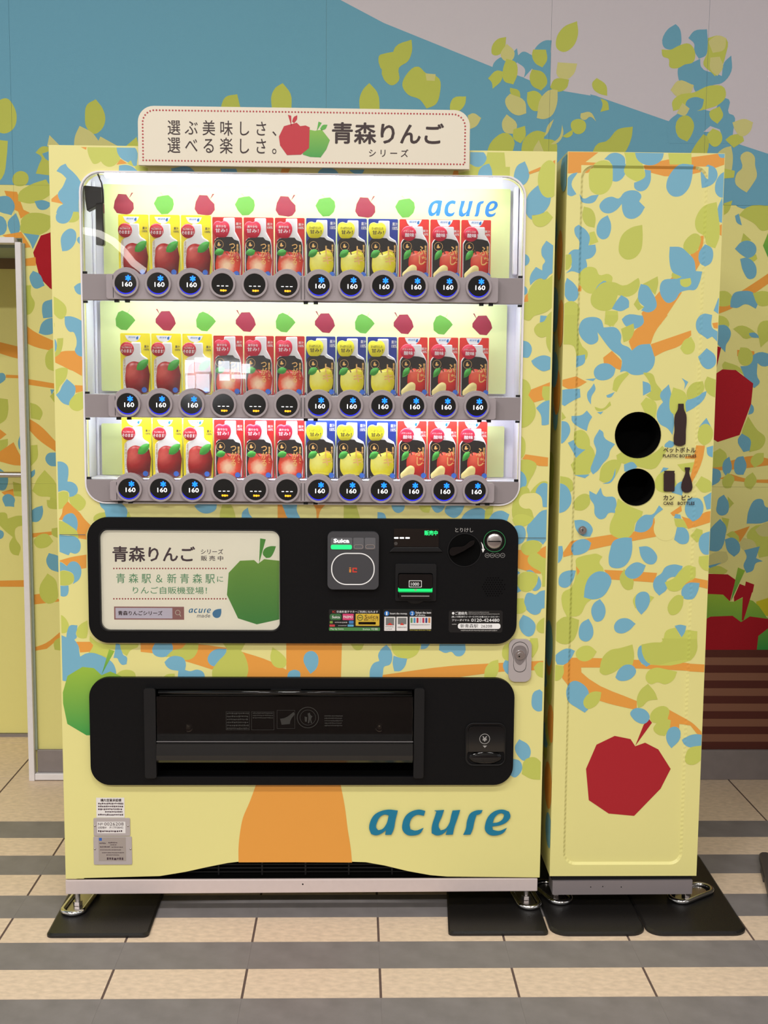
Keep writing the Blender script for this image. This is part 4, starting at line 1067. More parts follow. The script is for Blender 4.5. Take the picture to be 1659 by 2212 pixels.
for k in range(6):
    a = PI * k / 3 + PI / 6; d = (math.cos(a), math.sin(a)); n = (-d[1] * .0016, d[0] * .0016)
    star.append([(n[0], n[1]), (-n[0], -n[1]), (d[0] * .0068 - n[0], d[1] * .0068 - n[1]), (d[0] * .0068 + n[0], d[1] * .0068 + n[1])])
star = [s if area(s) > 0 else s[::-1] for s in star]
def glow(r0, r1, n=14):
    a = [(-PI * .5 + PI * .42 * t, r0) for t in [i / n * 2 - 1 for i in range(n + 1)]]
    o = [(r0 * math.cos(t), r0 * math.sin(t)) for t, _ in a]
    return o + [(math.cos(t) * (r1 + (r0 - r1) * abs(i / n * 2 - 1) ** 2), math.sin(t) * (r1 + (r0 - r1) * abs(i / n * 2 - 1) ** 2)) for i, (t, _) in list(enumerate(a))[::-1]]
proto = {}
for r in range(3):
    z0, z1 = RZ[r]
    rail = rect(HX0 + .002, z0, HX1 - .002, z1) if r < 2 else rrect(HX0 + .002, HZ0 + 0.003, HX1 - .002, z1, HR - .004, 8, (1, 1, 0, 0))
    rl = prism('shelf_rail', rail, -0.008, 0.004, M['mauve_dark'], vm, bevel=0.001)
    top = []
    R = 0.0368; zt = z1 - 0.001; hb = math.sqrt(R * R - (zt - BZ[r]) ** 2)
    for x in BX:
        a0 = math.atan2(zt - BZ[r], hb); top += [(x - R * math.cos(a0 + (PI - 2 * a0) * t / 8), BZ[r] + R * math.sin(a0 + (PI - 2 * a0) * t / 8)) for t in range(9)]
    zb = z0 + 0.0015
    strip = [(sx0 + .004, zb), (sx1 - .004, zb), (sx1, zb + .004), (sx1, zt - .004), (sx1 - .004, zt)] + [p for p in top[::-1]] + [(sx0 + .004, zt), (sx0, zt - .004), (sx0, zb + .004)]
    prism('button_strip', strip, -0.026, -0.0085, mauve, vm, bevel=0.003, seg=3)
    for x in (sx0 + .016, (BX[5] + BX[6]) / 2 - .004, (BX[5] + BX[6]) / 2 + .004): box('strip_joint', (x - .0006, -0.0264, zb + .003), (x + .0006, -0.0255, zt - .003), M['black_soft'], vm)
    for x in (0.152, 0.176, 0.585, 0.608, 0.99, 1.012): box('strip_clip', (x - .005, -0.020, zb - .0065), (x + .005, -0.010, zb - .0005), M['black_soft'], vm)
    for i, x in enumerate(BX):
        kind = 'empty' if 3 <= i <= 5 else 'price'
        if kind not in proto:
            b = prism('selection_button', circ(0, 0, 0.0298, 32), -0.034, -0.020, mauve, None, [circ(0, 0, 0.0248, 32)[::-1]], bevel=0.002, seg=2)
            L = [prism('button_face', circ(0, 0, 0.0249, 32), -0.0325, -0.022, face_m)]
            if kind == 'price':
                L.append(flat('glow_ring', [glow(0.0240, 0.0218)], -0.0329, M['lit_blue']))
                L.append(words_in('price_digits', [('160', (-0.0075, -0.0072, 0.0150, 0.0032))], -0.0330, M['lit_white'], None, bold=0.008, pic=False))
                L.append(flat('cold_symbol', [[(p[0] + .0060, p[1] + .0118) for p in s] for s in star], -0.0330, M['lit_cyan']))
            else:
                L.append(flat('dash_marks', [rect(a, -0.0045, a + .0058, -0.0030) for a in (-.0125, -.0025, .0075)], -0.0330, M['lit_white']))
                L.append(words_in('status_lamp', [('準備中', (-0.0055, -0.0165, 0.0095, -0.0115))], -0.0330, M['lit_amber'], None, bold=0.03, pic=False))
            for o in L: o.parent = b
            b.parent = vm; b.location = Vector((x, 0, BZ[r])) - wloc(vm); proto[kind] = (b, L)
        else:
            b0, L0 = proto[kind]; b = b0.copy(); COL.objects.link(b); b.parent = vm; b.location = Vector((x, 0, BZ[r])) - wloc(vm)
            for q in L0:
                c = q.copy(); COL.objects.link(c); c.parent = b
# --- card bracket and cable behind the glass, upper left
sb = prism('sensor_bracket', pts((0, 0, 1), '184,402 222,406 223,446 211,446 190,457 186,432', 0.03), 0.018, 0.045, M['black_soft'], vm, bevel=0.002)
prism('sensor_arm', pts((0, 0, 1), '208,440 224,438 227,529 223,532 209,530', 0.025), 0.016, 0.034, M['gloss_black'], sb, bevel=0.003)
cp = [at(*p, 0.02) for p in ((211, 374), (216, 384), (221, 396), (223, 410), (224, 425), (224, 440))]
tube('cable', [(x, 0.014, z) for x, z in cp], 0.0022, M['gloss_black'], sb)

# --- control panel
CP = -0.014
cpz = box_at((190, 1120, 1118, 1390), CP)
swin = box_at((217, 1146, 604, 1362), CP)
cpn = prism('control_panel', rrect(*cpz, 0.047, 10), CP, -0.0001, M['black'], vm, [rrect(*swin, 0.020, 8)[::-1]], bevel=0.003, seg=3)
prism('screen_rim', rrect(swin[0] - .003, swin[1] - .003, swin[2] + .003, swin[3] + .003, 0.022, 8), CP - 0.002, CP + .001, M['black_soft'], cpn, [rrect(*swin, 0.019, 8)[::-1]], bevel=0.001)
PY = -0.0035
ps = prism('advert_screen', rrect(swin[0] - .0, swin[1] - .0, swin[2] + .0, swin[3] + .0, 0.018, 8), PY, -0.001, M['poster'], vm)
prism('screen_glass', rrect(swin[0] + .001, swin[1] + .001, swin[2] - .001, swin[3] - .001, 0.018, 8), CP + 0.003, CP + .0045, M['glass'], vm)
PS = (180, 1110, 3.456); P1 = PY - 0.0004
words_in('title_lettering', [('青森りんご', (242.8, 1180, 421.6, 1214))], P1, M['brown_ink'], ps, bold=0.022)
words_in('series_lettering', [('シリーズ', (434, 1186, 482, 1197)), ('販 売 中', (434, 1200.5, 482, 1211.5))], P1, M['brown_ink'], ps, bold=0.012)
words_in('station_lettering', [('青 森 駅 ＆ 新 青 森 駅', (251, 1239, 464, 1260)), ('に', (469, 1245, 482, 1257)), ('りんご自販機登場！', (287, 1267.5, 447, 1283))], P1, M['green_ink'], ps, bold=0.006)
dz_ = []
for y in (1228, 1293.5):
    for i in range(40): cx, cz = at(246 + i * 6.2, y, P1); dz_.append(circ(cx, cz, 0.0019, 8))
flat('dotted_line', dz_, P1, M['red_ink'], ps)
sbx = box_at((246.5, 1310.5, 397.6, 1338.6), P1); sbi = box_at((249.5, 1313.2, 372.4, 1335.9), P1)
flat('search_box', [rect(*sbx)], P1 + .0001, mat('search_brown', (164, 112, 108), 0.5), ps); flat('search_field', [rect(*sbi)], P1, mat('lavender_white', (220, 214, 230), 0.5), ps)
words_in('search_lettering', [('青森りんごシリーズ', (255, 1319.5, 351, 1329.5))], P1 - .0002, M['dark_ink'], ps, bold=0.02)
mc = at(384.0, 1323.2, P1); hd = at(390.5, 1331.5, P1)
flat('magnifier_symbol', [ring(mc[0], mc[1], 0.0062, 0.0013, 20), [(mc[0] + .0038, mc[1] - .0050), (mc[0] + .0050, mc[1] - .0038), (hd[0] + .0008, hd[1] + .0006), (hd[0] - .0005, hd[1] - .0006)][::-1]], P1 - .0002, M['ivory'], ps)
flat('brand_lettering', logo_shapes(*box_at((407.7, 1314.6, 455.5, 1324), P1)), P1, mat('logo_soft_blue', (58, 128, 172), 0.5), ps)
words_in('brand_caption', [('made', (425, 1325.5, 454, 1334))], P1, M['grey_ink'], ps, bold=0.01, shear=0.2)
flat('drop_mark', [drop_shape(*box_at((459, 1315, 478, 1335), P1))], P1, mat('drop_soft_blue', (72, 138, 184), 0.5), ps)
gp = lambda s: pts(PS, s, P1)
gm = bpy.data.materials.new('apple_print_graded_green'); gm.use_nodes = True; _nt = gm.node_tree; _b = _nt.nodes['Principled BSDF']
_tc = _nt.nodes.new('ShaderNodeTexCoord'); _sp = _nt.nodes.new('ShaderNodeSeparateXYZ'); _rp = _nt.nodes.new('ShaderNodeValToRGB')
_nt.links.new(_tc.outputs['Generated'], _sp.inputs[0]); _nt.links.new(_sp.outputs['Z'], _rp.inputs['Fac']); _nt.links.new(_rp.outputs['Color'], _b.inputs['Base Color'])
_rp.color_ramp.elements[0].color = lin((64, 152, 66)); _rp.color_ramp.elements[1].color = lin((126, 178, 66)); _b.inputs['Roughness'].default_value = 0.45; M['gapple'] = gm
flat('apple_print', [gp('1085,440 1170,350 1275,345 1305,372 1350,338 1464,350 1464,788 1295,825 1155,780 1072,605')], P1, gm, ps)
flat('stem_print', [gp('1320,183 1362,190 1312,370'), soften(gp('1438,242 1420,290 1395,325 1365,330 1340,300 1350,265 1395,242'))], P1 - .0001, mat('stem_print_green', (84, 166, 62), 0.45), ps)

CR = (680, 1110, 3.456)
def cbox(x0, y0, x1, y1): return (CR[0] + x0 / CR[2], CR[1] + y0 / CR[2], CR[0] + x1 / CR[2], CR[1] + y1 / CR[2])
Y1 = -0.030
rd = prism('card_reader', rrect(*box_at(cbox(95, 135, 478, 565), Y1), 0.013, 8), Y1, CP + .0005, mat('reader_grey', (62, 62, 66), 0.4), vm, bevel=0.003, seg=3)
m_pn = mat('reader_panel', (92, 92, 96), 0.4)
for b in ((120, 178, 280, 266), (287, 178, 366, 266), (373, 178, 453, 266)):
    prism('reader_window', rrect(*box_at(cbox(*b), Y1), 0.003, 4), Y1 - .0006, Y1 + .001, m_pn, rd)
words_in('reader_lettering', [('Suica', cbox(140, 186, 258, 216))], Y1 - .0012, M['lit_white'], rd, bold=0.03)
prism('reader_lamp', rrect(*box_at(cbox(120, 231, 277, 264), Y1), 0.004, 5), Y1 - .0022, Y1, M['lit_green'], rd, bevel=0.0008)
for b in ((290, 229, 362, 263), (377, 229, 449, 263)):
    q = box_at(cbox(*b), Y1); prism('reader_key', rrect(*q, (q[3] - q[1]) / 2 - 1e-4, 6), Y1 - .0016, Y1, M['steel'], rd, [rrect(q[0] + .0018, q[1] + .0018, q[2] - .0018, q[3] - .0018, (q[3] - q[1]) / 2 - .0019, 6)[::-1]])
q = box_at(cbox(122, 291, 447, 531), Y1); rr_ = (q[3] - q[1]) / 2 - .002
flat('touch_ring', [[rrect(*q, rr_, 10), rrect(q[0] + .0025, q[1] + .0025, q[2] - .0025, q[3] - .0025, rr_ - .0025, 10)[::-1]]], Y1 - .0004, M['white'], rd)
m_or = mat('mark_orange', (206, 132, 52), 0.4); m_rd = mat('mark_red', (206, 58, 44), 0.4)
flat('touch_mark', [rect(*box_at(cbox(257, 412, 271, 437), Y1)), rect(*box_at(cbox(257, 400, 271, 407), Y1))], Y1 - .0004, m_or, rd)
flat('touch_mark', [rect(*box_at(cbox(280, 402, 315, 411), Y1)), rect(*box_at(cbox(280, 411, 290, 428), Y1)), rect(*box_at(cbox(280, 428, 315, 437), Y1)), rect(*box_at(cbox(306, 411, 315, 417), Y1))], Y1 - .0004, m_rd, rd)

pb = box_at(cbox(590, 110, 925, 246), CP)
pd = prism('price_display', rrect(*pb, 0.002, 3), CP - .0025, CP + .0004, mat('display_brown_black', (22, 17, 14), 0.12), vm, bevel=0.0008)
prism('display_hood', pts(CR, '556,281 592,247 922,247 955,281', CP), CP - .006, CP + .0004, M['black_soft'], vm, bevel=0.001)
words_in('status_lettering', [('販売中', cbox(818, 124, 918, 161))], CP - .0032, M['lit_green'], pd, bold=0.03)
flat('amount_dashes', [rrect(*box_at(cbox(a, 173, a + 32, 184), CP), 0.0012, 3) for a in (592, 634, 676)], CP - .0032, M['lit_white'], pd)
c_ = at(680 + 605 / 3.456, 1110 + 220 / 3.456, CP); flat('sensor_dot', [circ(*c_, 0.0042, 16)], CP - .0032, mat('sensor_grey', (64, 60, 58), 0.4), pd)

b0 = box_at(cbox(600, 372, 906, 648), CP)
bl = prism('bill_slot', rrect(*b0, 0.004, 4), CP - .006, CP + .0004, M['black_soft'], vm, [rrect(*box_at(cbox(622, 440, 878, 628), CP), 0.004, 4)[::-1]], bevel=0.0015)
prism('slot_throat', rect(*box_at(cbox(622, 552, 878, 580), CP)), CP - .001, CP + .0003, M['lit_green'], bl)
prism('slot_hood', rrect(*box_at(cbox(624, 444, 876, 552), CP), 0.004, 4), CP - .013, CP + .0003, M['gloss_black'], bl, bevel=0.003, seg=3)
prism('slot_lip', rrect(*box_at(cbox(624, 578, 876, 626), CP), 0.004, 4, (1, 1, 0, 0)), CP - .016, CP + .0003, M['gloss_black'], bl, bevel=0.003, seg=3)
flat('slot_lip_line', [rect(*box_at(cbox(645, 610, 855, 617), CP - .016))], CP - .0166, M['grey_ink'], bl)
hb = box_at(cbox(702, 497, 798, 548), CP - .013)
flat('note_frame', [[rrect(*hb, 0.001, 3), rrect(hb[0] + .0013, hb[1] + .0013, hb[2] - .0013, hb[3] - .0013, 0.0005, 3)[::-1]]], CP - .0136, M['white'], bl)
words_in('note_lettering', [('1000', cbox(718, 512, 779, 537))], CP - .0136, M['white'], bl, bold=0.012)
flat('arrow_symbol', [pts(CR, '736,562 768,562 752,577', CP - .016)], CP - .0162, M['grey_ink'], bl)
_c2 = at(680 + 752 / 3.456, 1110 + 640 / 3.456, CP); dome('slot_boss', _c2[0], _c2[1], 0.021, 0.0115, CP, 0.004, M['black_soft'], bl)

lc = at(680 + 1117 / 3.456, 1110 + 270 / 3.456, CP)
lv = prism('cancel_lever', circ(*lc, 0.0395, 36), CP - .0005, CP + .0004, M['void'], vm)
prism('lever_rim', circ(lc[0], lc[1], 0.0405, 36), CP - .002, CP, M['black_soft'], lv, [circ(lc[0], lc[1], 0.0385, 36)[::-1]])
prism('lever_bar', soften(pts(CR, '1012,305 1005,275 1020,252 1050,246 1110,240 1175,198 1190,197 1192,212 1140,258 1060,300 1030,312', CP - .012)), CP - .014, CP, M['gloss_black'], lv, bevel=0.003, seg=3)
words_in('cancel_lettering', [('とりけし', cbox(1048, 105, 1183, 137))], CP - .0005, M['grey_ink'], vm, bold=0.012)
flat('turn_arrow', [soften(pts(CR, '1240,208 1258,235 1262,262 1270,262 1255,290 1245,262 1252,262 1248,236', CP), 3, 40)], CP - .0006, M['white'], vm)
sc_ = at(680 + 1340 / 3.456, 1110 + 202 / 3.456, CP)
cs = prism('coin_slot', circ(*sc_, 0.0262, 32), CP - .004, CP + .0004, M['gloss_black'], vm, bevel=0.001)
prism('lamp_ring', circ(*sc_, 0.0262, 32), CP - .0052, CP - .0035, M['green_lamp_ring'], cs, [circ(*sc_, 0.0247, 32)[::-1]])
dome('coin_plate', sc_[0], sc_[1], 0.0183, 0.0183, CP - .0041, 0.004, M['steel'], cs, n=28)
box('coin_opening', (sc_[0] - .0155, CP - .0092, sc_[1] - .0012), (sc_[0] + .0145, CP - .0064, sc_[1] + .0008), M['void'], cs)
R_, L_ = [], []
for a, t in ((1287, '500'), (1325, '100'), (1363, '50'), (1402, '10')):
    p = at(680 + a / 3.456, 1110 + 310 / 3.456, CP); R_.append(ring(p[0], p[1], 0.0056, 0.0008, 18)); L_.append((t, (p[0] - .0008 * len(t) - .0006, p[1] - .0016, p[0] + .0008 * len(t) + .0006, p[1] + .0016)))
flat('coin_rings', R_, CP - .0005, M['grey_ink'], vm); words_in('coin_lettering', L_, CP - .0005, M['grey_ink'], vm, pic=False)
g0 = at(680 + 1330 / 3.456, 1110 + 545 / 3.456, CP)
flat('speaker_holes', [circ(g0[0] + i * .0062 + (j % 2) * .0031, g0[1] + j * .0054, 0.0017, 6) for i in range(-5, 6) for j in range(-5, 6) if (i * .0062) ** 2 + (j * .0054) ** 2 < .027 ** 2], CP - .0004, M['void'], vm)

# stickers on the panel
YS = CP - .0004; m_stk = mat('sticker_black', (16, 16, 17), 0.35)
s1 = flat('payment_sticker', [rrect(*box_at(cbox(105, 712, 488, 873), YS), 0.003, 4)], YS, m_stk, vm); YT = YS - .0003
flat('green_band', [rrect(*box_at(cbox(106, 848, 487, 873), YT), 0.002, 3)], YT, mat('band_green', (70, 130, 66), 0.5), s1)
words_in('band_lettering', [('Pay by Suica', cbox(118, 852, 215, 868)), ('Suica 可能', cbox(358, 852, 472, 868))], YT - .0002, M['paper'], s1)
words_in('payment_heading', [('交通系電子マネーご利用になれます', cbox(162, 722, 472, 740))], YT, M['white'], s1)
words_in('red_heading', [('IC', cbox(132, 722, 156, 740))], YT, m_rd, s1)
def card(name, b, c, r=0.001): return flat(name, [rrect(*box_at(cbox(*b), YT), r, 4)], YT, mat('ink_%d_%d_%d' % c, c, 0.45), s1)
card('green_mark', (111, 746, 199, 793), (52, 100, 56), 0.0055); card('pink_mark', (208, 746, 290, 793), (204, 60, 108)); card('yellow_card', (305, 746, 482, 836), (206, 172, 52), 0.0015)
card('green_diamond', (112, 800, 134, 818), (120, 150, 60)); card('blue_mark', (255, 798, 290, 820), (60, 120, 180)); card('blue_mark', (245, 826, 290, 842), (86, 160, 200)); card('red_mark', (110, 826, 150, 842), (190, 60, 66)); card('white_strip', (326, 807, 455, 826), (226, 220, 200))
words_in('mark_lettering', [('Suica', cbox(128, 760, 188, 780)), ('PASMO', cbox(214, 760, 284, 780))], YT - .0003, M['paper'], s1, bold=0.02)
words_in('card_lettering', [('Suica', cbox(372, 754, 474, 782)), ('登録しておトク', cbox(366, 784, 474, 799)), ('100円で1ポイント', cbox(334, 809, 450, 824))], YT - .0003, M['dark_ink'], s1)
p = at(680 + 338 / 3.456, 1110 + 775 / 3.456, YT); flat('card_ring', [ring(p[0], p[1], .0072, .0016, 20), rect(p[0] - .004, p[1] - .001, p[0] + .004, p[1] + .001)], YT - .0003, mat('ring_green', (50, 84, 40), 0.5), s1)
tiny_rows('small_print', [cbox(150, 805, 200, 815), cbox(205, 803, 248, 817), cbox(175, 830, 240, 838)], YT - .0002, M['grey_ink'], s1)

s2 = flat('instruction_sticker', [rrect(*box_at(cbox(512, 712, 874, 876), YS), 0.002, 4)], YS, m_stk, vm)
nb = []
for x in (537, 727): p = at(680 + x / 3.456, 1110 + 743 / 3.456, YT); nb.append(circ(p[0], p[1], 0.0060, 20))
flat('number_disc', nb, YT, mat('disc_blue', (34, 112, 190), 0.45), s2)
words_in('step_lettering', [('1', cbox(532, 731, 542, 756)), ('2', cbox(720, 731, 735, 756)), ('Insert the money.', cbox(562, 737, 691, 755)), ('Select the item', cbox(752, 729, 868, 745)), ('of choice.', cbox(752, 749, 826, 762))], YT - .0003, M['white'], s2, bold=0.01)
words_in('reminder_lettering', [("Don't forget about your change.", cbox(710, 862, 868, 874))], YT, mat('reminder_yellow', (200, 190, 70), 0.5), s2)
flat('step_picture', [rrect(*box_at(cbox(*b), YT), .0008, 3) for b in ((519, 768, 601, 873), (609, 768, 692, 873), (708, 768, 870, 860))], YT, M['paper'], s2)
flat('picture_slot', [rect(*box_at(cbox(*b), YT)) for b in ((530, 776, 592, 832), (620, 776, 684, 824))], YT - .0002, mat('pic_grey', (112, 112, 110), 0.5), s2)
flat('picture_arrow', [pts(CR, '540,830 560,812 585,830', YT), pts(CR, '635,830 650,812 668,830', YT)], YT - .0003, m_rd, s2)
for i, c in enumerate(((96, 140, 80), (70, 140, 180), (170, 40, 50), (190, 190, 196), (180, 40, 70), (40, 60, 120), (200, 120, 50))):
    flat('picture_bottle', [rrect(*box_at(cbox(715 + i * 22, 776, 730 + i * 22, 814), YT), .001, 3)], YT - .0002, mat('pic_%d' % i, c, 0.5), s2)
tiny_rows('small_print', [cbox(528, 838, 590, 848), cbox(528, 856, 580, 864), cbox(618, 842, 684, 852), cbox(715, 824, 862, 832)], YT - .0003, M['grey_ink'], s2)

s3 = flat('contact_sticker', [rrect(*box_at(cbox(1000, 720, 1402, 886), YS), 0.006, 5)], YS, m_stk, vm)
words_in('contact_lettering', [('●ご連絡先', cbox(1024, 730, 1139, 754)), ('(株)ＪＲ東日本ウォータービジネスお客さまコールセンター', cbox(1022, 762, 1378, 777)), ('フリーダイヤル', cbox(1024, 785, 1155, 802)), ('0120-424480', cbox(1168, 782, 1378, 806))], YT, M['white'], s3, bold=0.008)
flat('number_pill', [rrect(*box_at(cbox(1068, 818, 1386, 859), YT), 0.0055, 6)], YT, M['white'], s3)
words_in('station_lettering', [('新青森駅  26208', cbox(1086, 823, 1323, 851))], YT - .0003, mat('grey_black_ink', (70, 66, 66), 0.5), s3)
tiny_rows('small_print', [cbox(1148, 731, 1300, 738), cbox(1148, 744, 1378, 751), cbox(1024, 820, 1062, 828), cbox(1090, 866, 1362, 876)], YT, M['grey_ink'], s3)

# --- delivery panel
dvz = box_at((194, 1465, 1110, 1696), CP)
DH = box_at((336, 1489, 896, 1678), CP)
dv = prism('delivery_panel', rrect(*dvz, 0.047, 10), CP, -0.0001, M['black'], vm, [rrect(*DH, 0.003, 3)[::-1]], bevel=0.003, seg=3)
boxes('delivery_bay', [((DH[0], 0.12, DH[1]), (DH[2], 0.125, DH[3])), ((DH[0] - .003, -.0002, DH[1] - .003), (DH[2] + .003, 0.12, DH[1])), ((DH[0] - .003, -.0002, DH[3]), (DH[2] + .003, 0.12, DH[3] + .003)),
                       ((DH[0] - .003, -.0002, DH[1]), (DH[0], 0.12, DH[3])), ((DH[2], -.0002, DH[1]), (DH[2] + .003, 0.12, DH[3]))], M['void'], vm)
for b in ((312, 1487, 337, 1681), (894, 1487, 916, 1681)):
    prism('flap_bracket', rrect(*box_at(b, CP - .012), 0.006, 5), CP - .014, CP + .001, M['black_soft'], vm, bevel=0.004, seg=3)
fz = box_at((338, 1505, 892, 1604), CP - .012)
prism('flap_back', rect(fz[0], fz[1] + .002, fz[2], fz[3] - .002), 0.020, 0.024, mat('flap_brown_black', (24, 22, 18), 0.6), vm)
fp = prism('delivery_flap', rect(*fz), CP - .012, CP - .008, M['smoke'], vm, bevel=0.001)
zt_ = box_at((342, 1490, 890, 1503), CP - .012); zz = (zt_[1] + zt_[3]) / 2
tube('flap_rod', [(zt_[0], CP - .010, zz), (zt_[2], CP - .010, zz)], 0.0058, M['gloss_black'], fp, n=14)
lb = box_at((338, 1603, 892, 1648), CP - .014); V = []
prof = [(CP - .010, lb[3]), (CP - .017, lb[3] - .004), (CP - .021, lb[1] + .020), (CP - .020, lb[1] + .008), (CP - .013, lb[1]), (CP - .006, lb[1] + .002), (CP - .006, lb[3])]
V = [(x, y, z) for x in (lb[0], lb[2]) for y, z in prof]; n_ = len(prof)
mk('flap_lip', V, [tuple(range(n_)), tuple(range(n_, 2 * n_))] + [(i, (i + 1) % n_, n_ + (i + 1) % n_, n_ + i) for i in range(n_)], mat('lip_smoke', (22, 21, 21), 0.14), fp, bevel=0.001)
box('flap_edge_glint', (lb[0], CP - .0125, lb[3] - .0006), (lb[2], CP - .009, lb[3] + .0012), mat('glint_grey', (120, 118, 120), 0.15), fp)  # pale strip painted in as the glint along the glossy lip
tbx = box_at((585, 1488, 650, 1495), CP); prism('flap_tab', rrect(*tbx, .001, 2), CP - .004, CP + .0002, M['black_soft'], vm)
for x in (405, 820):
    p = at(x, 1577, 0.0); dome('bumper', p[0], p[1], 0.0125, 0.0135, 0.0198, 0.010, M['chrome'], fp, n=18)
FY = CP - .0124; m_f = mat('flap_print_grey', (40, 39, 36), 0.6)
def frame_px(b, t=0.0008):
    q = box_at(b, FY); return [rect(*q), rect(q[0] + t, q[1] + t, q[2] - t, q[3] - t)[::-1]]
pc = at(665, 1550, FY)
flat('flap_symbols', [frame_px((488, 1537, 539, 1577)), frame_px((543, 1537, 592, 1577)), frame_px((598, 1534, 637, 1574)), ring(pc[0], pc[1], .0262, .0016, 28), ring(pc[0], pc[1], .0190, .0010, 24),
      soften(pts((640, 1380, 3.072), '75,495 90,490 95,505 108,515 100,525 105,560 97,560 92,535 85,560 77,560 80,520', FY), 3), pts((640, 1380, 3.072), '55,515 72,520 70,550 58,550', FY), soften(pts((120, 1380, 3.072), '1490,530 1520,525 1580,485 1588,500 1560,540 1555,565 1500,570', FY), 3)], FY, m_f, fp)
tiny_rows('flap_print', [(490, 1539 + i * 6.5, 537, 1543 + i * 6.5) for i in range(6)] + [(546, 1539 + i * 5, 590, 1542 + i * 5) for i in range(3)] + [(701, 1545 + i * 5.2, 740, 1548 + i * 5.2) for i in range(5)], FY, m_f, fp)
rc0 = box_at((1005, 1561, 1092, 1653), CP)
cr = prism('coin_return', rrect(*rc0, 0.019, 7), CP - .003, CP + .0003, M['gloss_black'], vm, [rrect(*box_at((1009, 1616, 1089, 1650), CP), 0.016, 6)[::-1]], bevel=0.002)
tube('return_rim', [(x, CP - .003, z) for x, z in rrect(rc0[0] + .001, rc0[1] + .001, rc0[2] - .001, rc0[3] - .001, .018, 8)], 0.0013, M['black_soft'], cr, closed=True, n=6)
q = box_at((1010, 1614, 1088, 1651), CP); dome('return_bowl', (q[0] + q[2]) / 2, (q[1] + q[3]) / 2 - .004, .040, .018, CP - .0005, .006, M['gloss_black'], cr)
prism('return_flap', rrect(*box_at((1011, 1567, 1087, 1622), CP), 0.013, 6, (0, 0, 1, 1)), CP - .008, CP - .001, M['gloss_black'], cr, bevel=0.003, seg=3)
yc = at(1047, 1596, CP - .008)
flat('coin_symbol', [ring(yc[0], yc[1], .0128, .0014, 24), pts((640, 1380, 3.072), '1237,708 1266,708 1251,723', CP - .008)], CP - .0084, M['grey_ink'], cr)
words_in('yen_lettering', [('¥', (yc[0] - .0056, yc[1] - .0066, yc[0] + .0056, yc[1] + .0066))], CP - .0084, M['grey_ink'], cr, bold=0.03, pic=False)

# --- lock, plates, stickers
lk = box_at((1099, 1381, 1148, 1473), -0.008)
lo_ = prism('lock_plate', rrect(*lk, 0.017, 8), -0.008, -0.0005, M['silver'], vm, bevel=0.002, seg=3)
HC = (1080, 1120, 6.144)
kz = soften(pts(HC, '265,1635 330,1655 370,1710 372,1790 350,1850 350,1950 330,2010 265,2040 200,2015 178,1955 180,1860 158,1790 160,1710 200,1655', -0.008))
cx_ = sum(p[0] for p in kz) / len(kz); cz_ = sum(p[1] for p in kz) / len(kz)
flat('keyhole_outline', [[kz, [(cx_ + (x - cx_) * .955, cz_ + (z - cz_) * .97) for x, z in kz][::-1]]], -0.0086, M['black_soft'], lo_)
flat('keyhole_shade', [soften(pts(HC, '265,1685 330,1705 358,1760 350,1830 300,1920 265,1945 230,1930 185,1840 170,1770 200,1705', -.008))], -.0085, mat('keyhole_grey', (140, 132, 132), 0.35, 0.4), lo_)
lc_ = at(HC[0] + 268 / HC[2], HC[1] + 1808 / HC[2], -.009)
cy = prism('key_cylinder', circ(*lc_, 0.0118, 24), -0.012, -0.007, M['chrome'], lo_, bevel=0.001)
prism('cylinder_core', circ(lc_[0], lc_[1] - .001, .0075, 20), -0.0145, -0.0118, M['steel'], lo_, bevel=.0015)
box('key_slot', (lc_[0] - .0045, -0.0150, lc_[1] - .0045), (lc_[0] - .001, -0.0143, lc_[1] - .0015), M['void'], lo_)
stx = flat('approval_sticker', [rect(*box_at((208, 1723, 269, 1766), -.0005))], -.0006, M['paper'], vm)
words_in('sticker_heading', [('構内営業承認標', (217, 1725.5, 262, 1732))], -.0008, M['dark_ink'], stx, bold=0.02)
tiny_rows('sticker_print', [(212, 1734 + i * 6, 266, 1738 + i * 6) for i in range(3)] + [(227, 1752, 266, 1755.5), (212, 1758, 266, 1762)], -.0008, M['brown_ink'], stx)
npl = prism('number_plate', rrect(*box_at((202, 1767, 281, 1806), -.002), .003, 3), -.002, -.0004, M['silver'], vm, bevel=.0005)
flat('plate_label', [rect(*box_at((210, 1775, 271, 1800), -.0022))], -.0023, M['paper'], npl)
words_in('plate_number', [('0026208', (225, 1776.5, 267, 1783.5)), ('№', (212, 1777.5, 222, 1783)), ('P17F0845', (237, 1785.5, 266, 1790)), ('自販機№', (212, 1785, 230, 1790.5))], -.0025, M['brown_ink'], npl)
tiny_rows('plate_print', [(212, 1793, 267, 1798)], -.0025, M['brown_ink'], npl)
rp_ = prism('rating_plate', rrect(*box_at((202, 1807, 285, 1868), -.002), .003, 3), -.002, -.0004, M['silver'], vm, bevel=.0005)
flat('plate_label', [rect(*box_at((213, 1809, 272, 1860), -.0022))], -.0023, mat('plate_grey', (166, 156, 150), 0.4, 0.2), rp_)
flat('blue_mark', [rect(*box_at((214, 1810, 220, 1816), -.0022))], -.0025, M['drop_blue'], rp_)
tiny_rows('plate_print', [(215, 1820, 230, 1823), (234, 1819, 255, 1822), (238, 1824, 252, 1826), (216, 1828, 238, 1831), (241, 1829, 266, 1831), (216, 1835, 262, 1837), (220, 1841, 268, 1843), (230, 1846, 258, 1848), (231, 1852, 268, 1858)], -.0025, M['brown_ink'], rp_)
for p, par in (((205, 1784), npl), ((276.5, 1784), npl), ((205, 1834), rp_), ((282, 1834), rp_)):
    c = at(*p, -.002); dome('rivet', c[0], c[1], .0026, .0026, -.002, .0016, M['steel'], par, n=10, k=3)
